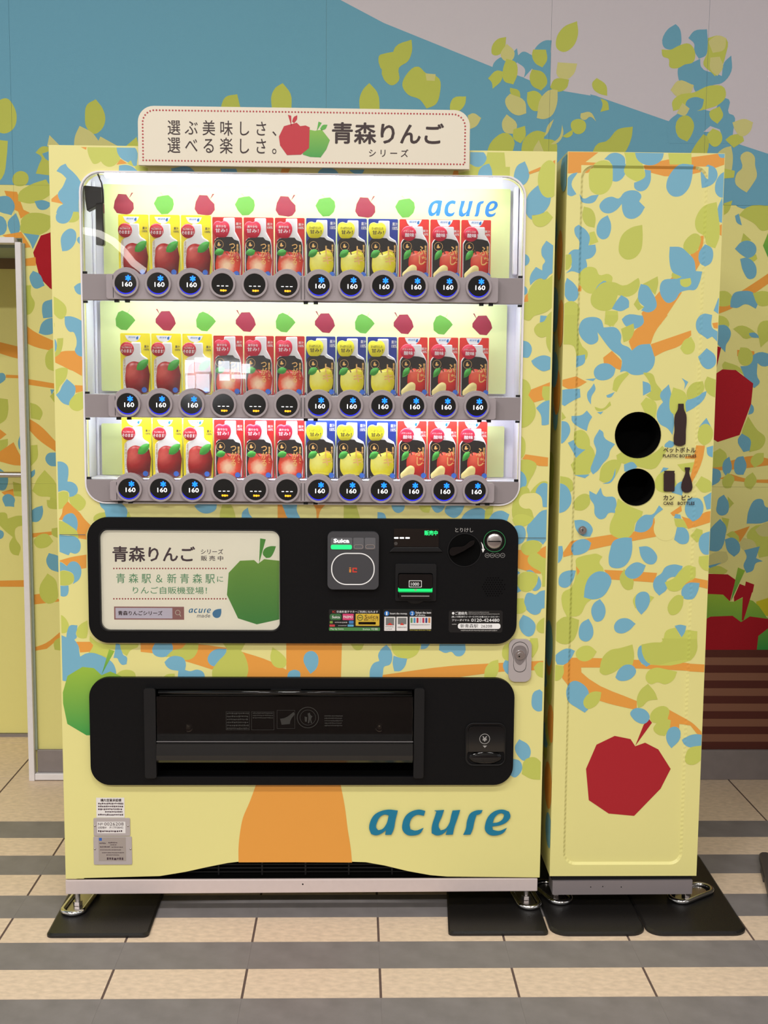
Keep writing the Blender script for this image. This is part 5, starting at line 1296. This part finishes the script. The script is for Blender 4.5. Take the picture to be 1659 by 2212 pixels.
flat('brand_lettering', logo_shapes(*box_at((797.5, 1747.5, 1102, 1803.5), -.0005)), -.0042, M['logo_blue'], vm)

# --- base: grille, rail, feet
gz0, gz1 = 0.084, 0.122
boxes('kick_backing', [((0.02, 0.040, 0.062), (1.14, 0.044, 0.150))], M['void'], vm)
boxes('kick_grille', [] + [((0.15, 0.028, z), (1.0, 0.031, z + .003)) for z in (0.094, 0.104, 0.113, 0.121)] + [((x, 0.026, 0.088), (x + .004, 0.033, 0.126)) for x in [0.26 + i * 0.107 for i in range(7)]], M['black_soft'], vm)
rlz = [(-0.001, 0.0505), (W_ - .005, 0.0555), (W_ - .005, 0.0885), (-0.001, 0.0868)]
br = prism('base_rail', rlz, 0.001, 0.009, M['rail'], vm, bevel=0.002)
_b1 = at(654, 1910, 0.001); dome('rail_hole', _b1[0], _b1[1], .002, .002, .0007, .0003, M['void'], br, n=10, k=2)
def foot(cx, cy, ang, L, Wd, top, parent, nm='foot'):
    """a chromed oval loop lying on the mat, with a threaded bolt up to the machine"""
    pth = []; h = L / 2 - Wd / 2
    for i in range(24):
        a = 2 * PI * i / 24; x = Wd / 2 * math.cos(a) ; y = Wd / 2 * math.sin(a) + (h if math.sin(a) >= 0 else -h)
        pth.append((cx + x * math.cos(ang) - y * math.sin(ang), cy + x * math.sin(ang) + y * math.cos(ang), 0.0158))
    f = tube(nm, pth, 0.0062, M['chrome'], parent, closed=True, n=10)
    ins = [(cx + (p[0] - cx) * .75, cy + (p[1] - cy) * .85) for p in pth]; n = len(ins)
    mk('foot_plate', [(x, y, z) for z in (0.0105, 0.0135) for x, y in ins], [tuple(range(n))[::-1], tuple(range(n, 2 * n))] + [(i, (i + 1) % n, n + (i + 1) % n, n + i) for i in range(n)], M['steel'], f)
    k = -h * 0.45; bx_, by_ = cx - k * math.sin(ang), cy + k * math.cos(ang)
    cyl_z('bolt', bx_, by_, 0.0136, top, 0.0065, M['steel'], f)
    cyl_z('nut', bx_, by_, 0.0137, 0.024, 0.012, M['steel'], f, n=6, bevel=.001)
    return f
fx, fy = onfloor(163, 1967, .014); foot(fx, fy + .055, -0.1, 0.150, 0.053, 0.0562, vm)
fx2, fy2 = onfloor(1138, 1954, .014); foot(fx2, fy2 + .055, 0.12, 0.150, 0.053, 0.0562, vm)
foot(0.06, 0.62, 0, 0.14, 0.06, 0.1, vm); foot(1.10, 0.62, 0, 0.14, 0.06, 0.1, vm)

# ================================================================ the sign on top
SY = -0.022
sg = empty('sign_board', (0.58, SY + .006, 1.79), 'cream sign board with dotted red border and two apples on top of vending machine', 'sign')
q = box_at((298, 233, 1015, 361), SY)
sgp = prism('sign_panel', rrect(q[0], q[1], q[2], q[3], 0.036, 8, (0, 0, 1, 1)), SY, SY + .010, M['ivory'], sg, bevel=.0012)
ST = SY - .0004
iq = (q[0] + .011, q[1] + .0105, q[2] - .011, q[3] - .0095); path = rrect(*iq, 0.028, 24, (0, 0, 1, 1)); dots = []
path = path + [path[0]]; acc = 0.0; step = 0.00725
for a, b in zip(path, path[1:]):
    d = math.hypot(b[0] - a[0], b[1] - a[1])
    while acc <= d:
        t = acc / d if d else 0; dots.append(circ(a[0] + (b[0] - a[0]) * t, a[1] + (b[1] - a[1]) * t, .0020, 10)); acc += step
    acc -= d
flat('dotted_border', dots, ST, M['red_ink'], sgp)
words_in('slogan_lettering', [('選 ぶ 美 味 し さ 、', (362, 260, 597, 293)), ('選 べ る 楽 し さ 。', (362, 297, 597, 332))], ST, M['dark_ink'], sgp, bold=0.004, res=3)
words_in('title_lettering', [('青森りんご', (717, 265, 959, 312))], ST, M['dark_ink'], sgp, bold=0.022, res=3)
words_in('series_lettering', [('シ リ ー ズ', (797, 322, 882, 339))], ST, M['dark_ink'], sgp, bold=0.012)
W1C = (0, 0, 2.0)
flat('green_apple_print', [pts(W1C, '1335,560 1360,565 1390,560 1425,605 1410,645 1385,680 1340,678 1308,668 1320,600', ST)], ST, M['gapple'], sgp)
flat('green_stem_print', [pts(W1C, '1376,525 1390,531 1368,567', ST), soften(pts(W1C, '1383,556 1395,540 1415,539 1405,558 1390,563', ST), 3)], ST, mat('stem_print_green', (84, 166, 62), 0.45), sgp)
flat('red_apple_print', [pts(W1C, '1205,590 1227,545 1282,530 1297,545 1320,542 1338,550 1335,640 1300,668 1240,670 1210,628', ST)], ST - .0002, mat('apple_print_red', (184, 30, 46), 0.45), sgp)
flat('red_stem_print', [pts(W1C, '1244,496 1258,500 1259,546', ST), soften(pts(W1C, '1262,525 1270,505 1284,498 1283,515 1270,532', ST), 3)], ST - .0002, mat('apple_print_red', (184, 30, 46), 0.45), sgp)
box('sign_stand', (q[0] + .05, SY + .0105, 1.7955), (q[2] - .05, -0.0065, 1.83), M['ivory'], sg)

# ================================================================ juice packs
PW, PH = 0.0695, 0.139
def pack_points(crop, s):
    xl, yt, xr, yb = crop; out = []
    for t in s.split():
        x, y = map(float, t.split(',')); out.append(((x - xl) / (xr - xl) * PW - PW / 2, (yb - y) / (yb - yt) * PH))
    return out if area(out) > 0 else out[::-1]
def make_pack(kind, root):
    C_ = {'yellow': (305, 40, 520, 456), 'red': (975, 53, 1178, 460), 'blue': (73, 62, 270, 458), 'fuji': (707, 67, 903, 460)}[kind]
    pp = lambda s: pack_points(C_, s)
    def bx4(x0, y0, x1, y1): a = pp(f'{x0},{y1} {x1},{y0} {x1},{y1}'); xs = [t[0] for t in a]; zs = [t[1] for t in a]; return (min(xs), min(zs), max(xs), max(zs))
    cardm = {'yellow': 'yellow_card', 'red': 'red_card', 'blue': 'navy', 'fuji': 'scarlet_card'}[kind]
    PHk = 0.1425 if kind == 'yellow' else PH
    prism('pack_card', rrect(-PW / 2, 0, PW / 2, PHk, .0025, 3), 0.0, 0.006, M[cardm], root, bevel=.0008)
    prism('pack_tray', rect(-PW / 2 + .004, 0, PW / 2 - .004, .06), 0.006, 0.03, M[cardm], root)
    if kind == 'yellow':
        body = soften(pp('385,92 455,92 458,168 470,185 505,205 508,300 508,450 325,450 322,300 325,215 345,195 375,182 384,172'), 2, 16)
        prism('bottle', body, -.006, .0005, M['bottle_white'], root, bevel=.003, seg=3)
        a = soften(pp('345,300 350,260 375,235 410,226 440,232 465,226 500,245 508,260 508,440 490,449 370,449 350,420 340,360'), 3, 45)
        o = apple(a, -.0060, .0035, M['ap_yellow_pack'], root)
        leaf = soften(pp('425,285 432,250 455,225 490,212 512,214 508,240 485,275 450,290'), 4, 60); dome('pack_leaf', *cen(leaf), 1, 1, -.0090, .0022, M['leaf'], root, outline=leaf, k=3)
        bad = circ(*pp('357,140 357,141 358,140')[0], .0165, 24); dome('badge', *cen(bad), 1, 1, -.0058, .0035, M['badge_red'], root, outline=bad)
        words_in('badge_lettering', [('りんごのおいしさ', bx4(322, 122, 394, 136)), ('そのまま！', bx4(314, 142, 402, 167))], -.0100, M['white'], root, bold=.02, pic=False)
        words_in('card_lettering', [('果汁', bx4(478, 112, 512, 132)), ('100%', bx4(476, 136, 514, 150))], -.0004, M['brown_ink'], root, bold=.02, pic=False)
        words_in('label_lettering', [('青\n森\nり\nん\nご', bx4(328, 205, 346, 425), .9)], -.0063, mat('tan_ink', (190, 160, 110), 0.5), root, pic=False)
        tab = pp('340,44 455,44 440,72 420,85 375,85 355,72')
    else:
        dk = {'red': '1050,60 1128,58 1130,150 1160,205 1168,250 1166,455 985,455 984,250 992,205 1020,180 1050,150', 'blue': '140,75 214,75 215,180 256,205 268,240 264,455 76,455 75,245 85,205 115,190 140,165', 'fuji': '788,115 862,115 864,165 885,195 897,225 895,456 717,456 716,225 728,200 765,185 784,170'}[kind]
        prism('bottle', soften(pp(dk), 2, 16), -.005, .0005, M['bottle_white'], root, bevel=.003, seg=3)
        lb_ = {'red': '990,215 1005,196 1060,188 1110,188 1125,205 1155,215 1162,240 1160,452 990,452', 'blue': '80,215 95,196 150,188 195,190 210,205 255,218 262,240 258,452 82,452', 'fuji': '722,225 735,203 780,195 845,195 880,205 892,225 890,452 722,452'}[kind]
        lbl = soften(pp(lb_), 2, 16); prism('black_label', lbl, -.0064, -.004, M['label_black'], root, bevel=.001)
        ap = {'red': '1000,340 1010,310 1040,290 1075,284 1105,290 1145,285 1158,300 1158,440 1140,451 1020,451 1002,420', 'blue': '98,350 105,310 130,290 170,283 215,268 245,290 254,330 250,400 235,432 120,432 102,400', 'fuji': '770,330 780,290 810,274 840,280 870,268 888,285 890,445 880,451 800,451 775,400'}[kind]
        apple(soften(pp(ap), 3, 45), -.0064, .003, M[{'red': 'ap_red_pack', 'blue': 'ap_blue_pack', 'fuji': 'ap_fuji_pack'}[kind]], root)
        lf = {'red': '990,300 1000,278 1030,267 1056,280 1045,305 1010,312', 'blue': '88,312 100,280 125,268 152,275 140,305 110,322', 'fuji': '735,335 740,295 760,272 785,270 783,300 760,325'}[kind]
        leaf = soften(pp(lf), 4, 60); dome('pack_leaf', *cen(leaf), 1, 1, -.0085, .0020, M['leaf'], root, outline=leaf, k=3)
        st = {'red': '1056,280 1060,278 1082,305 1078,308', 'blue': '148,262 154,260 172,300 166,303', 'fuji': '788,268 795,262 808,292 802,296'}[kind]
        flat('stem_print', [pp(st)], -.0096, mat('stem_brown', (96, 52, 26), .5), root)
        if kind == 'fuji':
            s = soften(pp('730,450 728,425 750,400 775,375 805,364 824,375 826,400 815,430 795,450'), 4, 60); dome('apple_slice', *cen(s), 1, 1, -.0086, .0026, M['slice'], root, outline=s, k=3)
            bad = circ(*pp('767,160 768,161 769,162')[0], .0175, 24)
        elif kind == 'red': bad = soften(pp('982,120 995,90 1020,82 1037,88 1055,80 1082,92 1094,125 1088,160 1065,190 1040,192 1010,190 988,160'), 4, 75)
        else: bad = soften(pp('76,130 85,98 110,88 132,94 155,86 180,100 190,130 182,165 160,192 130,195 100,192 82,165'), 4, 75)
        dome('badge', *cen(bad), 1, 1, -.0062, .0035, M[{'red': 'badge_pink', 'blue': 'badge_yellow', 'fuji': 'badge_pink'}[kind]], root, outline=bad)
        bt = {'red': [('爽やかな', bx4(1003, 110, 1072, 128)), ('甘み！', bx4(998, 133, 1080, 160))], 'blue': [('さっぱりとした', bx4(96, 120, 172, 136)), ('甘み！', bx4(100, 142, 176, 168))], 'fuji': [('バランスの', bx4(733, 142, 800, 154)), ('酸味！', bx4(744, 160, 816, 186))]}[kind]
        words_in('badge_lettering', bt, -.0101, M['dark_ink'] if kind == 'blue' else M['white'], root, bold=.015, pic=False)
        big = {'red': ('つ\nが\nる', bx4(1092, 232, 1134, 372), .95), 'blue': ('ト\nキ', bx4(186, 245, 244, 366), .95), 'fuji': ('ふ\nじ', bx4(826, 244, 880, 366), .95)}[kind]
        sm = {'red': ('青\n森\nり\nん\nご', bx4(1140, 236, 1156, 350), .9), 'blue': ('青\n森\nり\nん\nご', bx4(242, 236, 256, 350), .9), 'fuji': ('青\n森\nり\nん\nご', bx4(872, 240, 887, 350), .9)}[kind]
        words_in('label_lettering', [big, sm], -.0108, M['gold'], root, bold=.022, pic=False)
        lc = {'red': (1022, 238), 'blue': (123, 245), 'fuji': (760, 245)}[kind]; c = pp(f'{lc[0]},{lc[1]} {lc[0]},{lc[1] + 1} {lc[0] + 1},{lc[1]}')[0]
        c = ((lc[0] - C_[0]) / (C_[2] - C_[0]) * PW - PW / 2, (C_[3] - lc[1]) / (C_[3] - C_[1]) * PH)
        flat('gold_emblem', [ring(c[0], c[1], .0102, .0007, 20), soften([(c[0] - .004, c[1] - .003), (c[0] + .001, c[1] - .004), (c[0] + .005, c[1] - .001), (c[0] + .001, c[1] + .0015), (c[0] + .001, c[1] + .005), (c[0] - .002, c[1] + .0045), (c[0] - .003, c[1] + .001)], 3)], -.0067, M['gold'], root)
        tx = {'red': (1135, 88, 1172, 128), 'blue': (232, 84, 268, 134), 'fuji': (862, 134, 898, 172)}[kind]; my = (tx[1] + tx[3]) / 2
        words_in('card_lettering', [('果汁', bx4(tx[0], tx[1], tx[2], my - 1)), ('100%', bx4(tx[0], my + 3, tx[2], tx[3]))], -.0004, M['paper'], root, bold=.015, pic=False)
        bm_ = {'red': (1000, 442, 1120, 453), 'blue': (95, 436, 220, 448), 'fuji': (735, 434, 860, 447)}[kind]
        words_in('foot_lettering', [('ストレート果汁100%', bx4(*bm_))], -.0103, M['paper'], root, pic=False)
        tab = pp('750,70 855,70 842,95 825,112 775,112 760,95') if kind == 'fuji' else None
    dl = {'yellow': (480, 425), 'red': (1140, 435), 'blue': (246, 432), 'fuji': (884, 432)}[kind]
    c = ((dl[0] - C_[0]) / (C_[2] - C_[0]) * PW - PW / 2, (C_[3] - dl[1]) / (C_[3] - C_[1]) * PH)
    flat('blue_seal', [circ(c[0], c[1], .0062, 16)], -.0104, M['drop_blue'], root)
    if tab:
        flat('white_tab', [soften(tab, 3, 40)], -.0004, M['white'], root); xs = [p[0] for p in tab]; zs = [p[1] for p in tab]; x0, x1, z0, z1 = min(xs), max(xs), min(zs), max(zs)
        flat('brand_lettering', logo_shapes(x0 + (x1 - x0) * .22, z0 + (z1 - z0) * .52, x0 + (x1 - x0) * .66, z0 + (z1 - z0) * .80) + [drop_shape(x0 + (x1 - x0) * .70, z0 + (z1 - z0) * .28, x0 + (x1 - x0) * .84, z0 + (z1 - z0) * .82)], -.0008, M['logo_light'], root)
def cen(p): xs = [q[0] for q in p]; zs = [q[1] for q in p]; return ((min(xs) + max(xs)) / 2, (min(zs) + max(zs)) / 2)
def apple(o, Y, h, m, root):
    c = cen(o); sh = [(x - c[0], z - c[1]) for x, z in o]
    a = dome('apple_picture', 0, 0, 1, 1, 0, h, m, root, outline=sh); a.location = (c[0], Y, c[1]); return a
KINDS = [('yellow', 'yellow juice pack with whole red apple'), ('red', 'red juice pack with uncut orange-red apple'), ('blue', 'dark blue juice pack with yellow apple'), ('fuji', 'red juice pack with cut apple slice')]
ROWN = ['top shelf', 'middle shelf', 'bottom shelf']; POSN = ['left', 'middle', 'right']
for ki, (k, lab) in enumerate(KINDS):
    first = empty('juice_pack', (0, 0, 0)); make_pack(k, first); kids = list(first.children); used = False
    for r in range(3):
        for j in range(3):
            i = ki * 3 + j; x = 0.1806 + i * 0.07280
            if not used: o = first; used = True
            else:
                o = first.copy(); COL.objects.link(o)
                for q in kids: c = q.copy(); COL.objects.link(c); c.parent = o
            o.location = (x, 0.045, SH[r] + 0.0002)
            tag(o, '%s, %s of three on %s' % (lab, POSN[j], ROWN[r]), 'juice pack', 'juice packs in the display window')

# ================================================================ the recycling bin
bn = empty('recycling_bin', (1.366, 0.25, 0), 'tall narrow pale yellow recycling bin with two round black openings and a red apple print', 'bin')
bx0, bx1, bz0, bz1 = 1.1847, 1.5485, 0.0950, 1.8305
ex0, ex1 = 1.2165, 1.5115
ez0, ez1 = at(1380, 1868)[1], at(1380, 358)[1]
er = 0.030; lipw, dep = 0.0058, 0.0050
emb = rrect(ex0, ez0, ex1, ez1, er, 6); inn = rrect(ex0 + lipw, ez0 + lipw, ex1 - lipw, ez1 - lipw, er - lipw, 6)
h1 = at(1378, 940, dep); h2 = at(1374.5, 1052.5, dep); r1, r2 = 0.0548, 0.0445
# frame round the recess, sloping lip, recessed field - one pressed steel front
V, F = [], []
outr = rect(bx0, bz0, bx1, bz1)
vs, tr = tess([outr, emb[::-1]]); V += [(x, 0, z) for x, z in vs]; F += tr
o_ = len(V); n = len(emb); V += [(x, 0, z) for x, z in emb] + [(x, dep, z) for x, z in inn]
nl = len(F); F += [(o_ + i, o_ + (i + 1) % n, o_ + n + (i + 1) % n, o_ + n + i) for i in range(n)]; nl2 = len(F)
vs, tr = tess([inn, circ(*h1, r1, 40)[::-1], circ(*h2, r2, 40)[::-1]]); o_ = len(V); V += [(x, dep, z) for x, z in vs]; F += [tuple(i + o_ for i in t) for t in tr]
m_lip = bpy.data.materials['yellow_film'].copy(); m_lip.name = 'yellow_film_wrinkled'
_nt = m_lip.node_tree; _bp = [q for q in _nt.nodes if q.type == 'BUMP'][0]; _mp = _nt.nodes.new('ShaderNodeMapping'); _mp.inputs['Rotation'].default_value = (0, math.radians(35), 0); _wv = _nt.nodes.new('ShaderNodeTexWave'); _wv.bands_direction = 'Z'; _wv.inputs['Scale'].default_value = 33
_nt.links.new([q for q in _nt.nodes if q.type == 'TEX_COORD'][0].outputs['Object'], _mp.inputs[0]); _nt.links.new(_mp.outputs[0], _wv.inputs[0]); _nt.links.new(_wv.outputs['Fac'], _bp.inputs['Height']); _bp.inputs['Strength'].default_value = 0.55; _bp.inputs['Distance'].default_value = 0.0012
mk('front_panel', V, F, [M['body'], m_lip], bn, closed=False, fm=[1 if nl <= i < nl2 and abs(V[F[i][0]][0] - V[F[i][1]][0]) < abs(V[F[i][0]][2] - V[F[i][1]][2]) * 4 else 0 for i in range(len(F))])
boxes('bin_body', [((bx0, 0.001, bz0), (bx0 + .012, 0.50, bz1)), ((bx1 - .012, 0.001, bz0), (bx1, 0.50, bz1)), ((bx0 + .012, 0.001, bz1 - .012), (bx1 - .012, 0.5, bz1)), ((bx0 + .012, 0.012, bz0), (bx1 - .012, 0.5, bz0 + .012)), ((bx0 + .012, .488, bz0 + .012), (bx1 - .012, .5, bz1 - .012))], M['body'], bn)
def yf(x, z):
    d = min(x - ex0, ex1 - x, z - ez0, ez1 - z)
    return dep * max(0.0, min(1.0, d / lipw))
lips = []
for i in range(n):
    c = [emb[i], emb[(i + 1) % n], inn[(i + 1) % n], inn[i]]
    if area(c) > 1e-8: lips.append(c)
hcells = []
# the field is split in cells so that the print leaves the two openings free
def hole_cells(c, r, k=40):
    p = circ(c[0], c[1], r, k); q = [(c[0] + (x - c[0]) / max(abs(math.cos(2 * PI * i / k)), abs(math.sin(2 * PI * i / k))), c[1] + (z - c[1]) / max(abs(math.cos(2 * PI * i / k)), abs(math.sin(2 * PI * i / k)))) for i, (x, z) in enumerate(p)]
    return [[p[i], q[i], q[(i + 1) % k], p[(i + 1) % k]] for i in range(k)]
zA, zB, zC, zD = h1[1] + r1, h1[1] - r1, h2[1] + r2, h2[1] - r2
ix0, ix1 = ex0 + lipw, ex1 - lipw
field = [clip(inn, rect(ix0, zA, ix1, 3)), clip(inn, rect(ix0, 0, ix1, zD)), rect(ix0, zC, ix1, zB), rect(ix0, zB, h1[0] - r1, zA), rect(h1[0] + r1, zB, ix1, zA), rect(ix0, zD, h2[0] - r2, zC), rect(h2[0] + r2, zD, ix1, zC)]
field += [c if area(c) > 0 else c[::-1] for c in hole_cells(h1, r1) + hole_cells(h2, r2)]
artwork('leaf_print', BIN_ART, around(bx0 + .001, bz0 + .001, bx1 - .001, bz1 - .001, ex0, ez0, ex1, ez1, er) + field + lips, 0.0, bn, [M['art'], M['art_lip']], yfun=yf, lipcells=len(lips))
# the narrow side seen in the gap
Vs, Fs, Cs = [], [], []
for i in range(60):
    c = 'bgbgob'[i % 6]; y = random.uniform(0.03, 0.4); z = 0.2 + i * 0.027; ry, rz_ = random.uniform(.03, .06), random.uniform(.03, .06); o_ = len(Vs)
    for a in range(14): Vs.append((bx0 - .0004 - i * 1.5e-5, max(.004, y + ry * math.cos(-2 * PI * a / 14)), min(bz1 - .005, z + rz_ * math.sin(-2 * PI * a / 14)))); Cs += lin(INK[c])
    Fs.append(tuple(range(o_, o_ + 14)))
sp = mk('side_print', Vs, Fs, M['art'], bn, closed=False); sp.data.color_attributes.new('ink', 'FLOAT_COLOR', 'POINT').data.foreach_set('color', Cs)
for c, r in ((h1, r1), (h2, r2)):
    k = 40; p = circ(c[0], c[1], r + .0004, k)
    V = [(x, y, z) for y in (dep - .001, .10) for x, z in p]
    mk('bin_opening', V, [(i, (i + 1) % k, k + (i + 1) % k, k + i) for i in range(k)] + [tuple(range(k, 2 * k))], M['void'], bn, closed=False)
BY = dep - .004
N2C, N3C = (1100, 680, 2.968), (1100, 1040, 2.968)
flat('bottle_symbol', [soften(pts(N2C, '1083,570 1119,570 1121,605 1135,640 1137,690 1133,740 1132,800 1130,828 1118,836 1068,836 1056,828 1054,790 1060,740 1058,690 1062,645 1081,605', BY), 3, 50)], BY, M['dark_ink'], bn)
flat('can_symbol', [pts(N2C, '993,1000 1062,1000 1058,1010 1062,1020 1060,1128 1054,1133 996,1133 990,1128 990,1020 996,1010', BY)], BY, M['dark_ink'], bn)
flat('glass_bottle_symbol', [soften(pts(N2C, '1126,978 1159,978 1159,992 1155,1000 1158,1030 1169,1065 1169,1126 1162,1133 1114,1133 1108,1126 1109,1065 1124,1030 1129,1000 1126,992', BY), 3, 50)], BY, M['dark_ink'], bn)
words_in('sorting_lettering', [('ペットボトル', (1433, 966, 1503, 978)), ('PLASTIC BOTTLES', (1432, 981.3, 1504, 988)), ('カン', (1433, 1069.5, 1456.5, 1080.5)), ('ビン', (1472.5, 1069.5, 1495.5, 1080.5)), ('CANS', (1433, 1083.8, 1454.5, 1090.6)), ('BOTTLES', (1464, 1083.8, 1500.5, 1090.6))], BY, M['dark_ink'], bn, bold=0.022)
lkc = at(1257, 1144.3, dep)
bl_ = prism('bin_lock', circ(*lkc, .0100, 24), dep - .009, dep - .0025, M['chrome'], bn, bevel=.002)
prism('lock_core', circ(*lkc, .0055, 20), dep - .0105, dep - .008, M['steel'], bl_, bevel=.001)
box('key_slot', (lkc[0] - .0008, dep - .0108, lkc[1] - .003), (lkc[0] + .0008, dep - .0100, lkc[1] + .003), M['void'], bl_)
bzr = box_at((1193, 1902, 1498, 1932), 0.006)
boxes('bin_plinth', [((bx0 + .008, 0.012, bzr[3] - .002), (bx1 - .008, 0.48, bz0 + .0))], M['black_soft'], bn)
brl = prism('bin_rail', [(bx0 + .0085, bzr[1]), (bx1 - .007, bzr[1] + .001), (bx1 - .007, bzr[3] + .0015), (bx0 + .0085, bzr[3] - .0005)], 0.004, 0.06, M['rail_dark'], bn, bevel=.002)
for p in ((1276, 1916), (1302, 1915), (1342, 1916)): c = at(*p, .004); dome('rail_hole', c[0], c[1], .0014, .0014, .0037, .0003, M['void'], brl, n=8, k=2)
fx, fy = onfloor(1200, 1945, .014); foot(fx, fy + .045, 0.35, 0.125, 0.058, bzr[1] + .002, bn)
fx, fy = onfloor(1492, 1930, .014); foot(fx, fy, -0.95, 0.135, 0.055, bzr[1] + .006, bn)

# ================================================================ rubber mats and the foot bar
def rubber_mat(corners, r, label):
    x0, x1, yf_, yb_, skew, skl = corners; P = [(x, y) for x, y in rrect(x0, yf_, x1, yb_, r, 6)]
    P = [(x + (skew if x > (x0 + x1) / 2 else skl) * (y - yf_), y) for x, y in P]; n = len(P); k = [(x0 + x1) / 2, (yf_ + yb_) / 2]
    V = [(x, y, .0002) for x, y in P] + [(x, y, .0055) for x, y in P] + [(k[0] + (x - k[0]) * .962, k[1] + (y - k[1]) * .975, .0092) for x, y in P]
    F = [tuple(range(n))[::-1], tuple(range(2 * n, 3 * n))] + [(j * n + i, j * n + (i + 1) % n, (j + 1) * n + (i + 1) % n, (j + 1) * n + i) for j in (0, 1) for i in range(n)]
    o = mk('rubber_mat', V, F, M['rubber'], None); return tag(o, label, 'mat', 'black rubber mats under the feet')
rubber_mat((-0.018, 0.221, -0.122, 0.33, -0.01, -0.01), .014, 'black rubber floor mat under the vending machine foot below the printed stickers')
rubber_mat((0.927, 1.1655, -0.118, 0.30, 0.0, 0.060), .012, 'black rubber floor mat under the vending machine foot below the blue lettering')
rubber_mat((1.1715, 1.400, -0.122, 0.34, 0.0, 0.0), .040, 'black rubber floor mat under the recycling bin foot next to the vending machine')
rubber_mat((1.4025, 1.642, -0.123, 0.36, 0.032, 0.0), .036, 'black rubber floor mat under the recycling bin foot loop that sticks out')
fa, fb = onfloor(1650, 1840, .02), onfloor(1668, 1915, .02)
d = Vector((fb[0] - fa[0], fb[1] - fa[1], 0)).normalized(); nrm = Vector((-d.y, d.x, 0))
st = empty('stand_foot', (fa[0], fa[1], 0), 'dark grey steel foot bar of a stand lying on the floor past the recycling bin', 'stand')
P = [Vector((fa[0], fa[1], 0)) + d * a + nrm * b for a, b in ((0.012, -.013), (0, -.006), (-.003, .005), (0.0, .014), (0.012, .019), (0.42, .019), (0.42, -.013))]; n = len(P)
mk('foot_bar', [(p.x, p.y, z) for z in (.0004, .020) for p in P], [tuple(range(n))[::-1], tuple(range(n, 2 * n))] + [(i, (i + 1) % n, n + (i + 1) % n, n + i) for i in range(n)], mat('dark_steel', (84, 78, 78), 0.45, 0.3), st, bevel=.004)
cpt = Vector((fa[0], fa[1], 0)) + d * .09 - nrm * .016
mk('foot_lug', *(lambda q: ([(p.x, p.y, z) for z in (.0005, .013) for p in q], [tuple(range(4))[::-1], tuple(range(4, 8))] + [(i, (i + 1) % 4, 4 + (i + 1) % 4, 4 + i) for i in range(4)]))([cpt, cpt + d * .07, cpt + d * .07 + nrm * .003, cpt + nrm * .003 - d * .02]), mat('dark_steel', (84, 78, 78), 0.45), st)
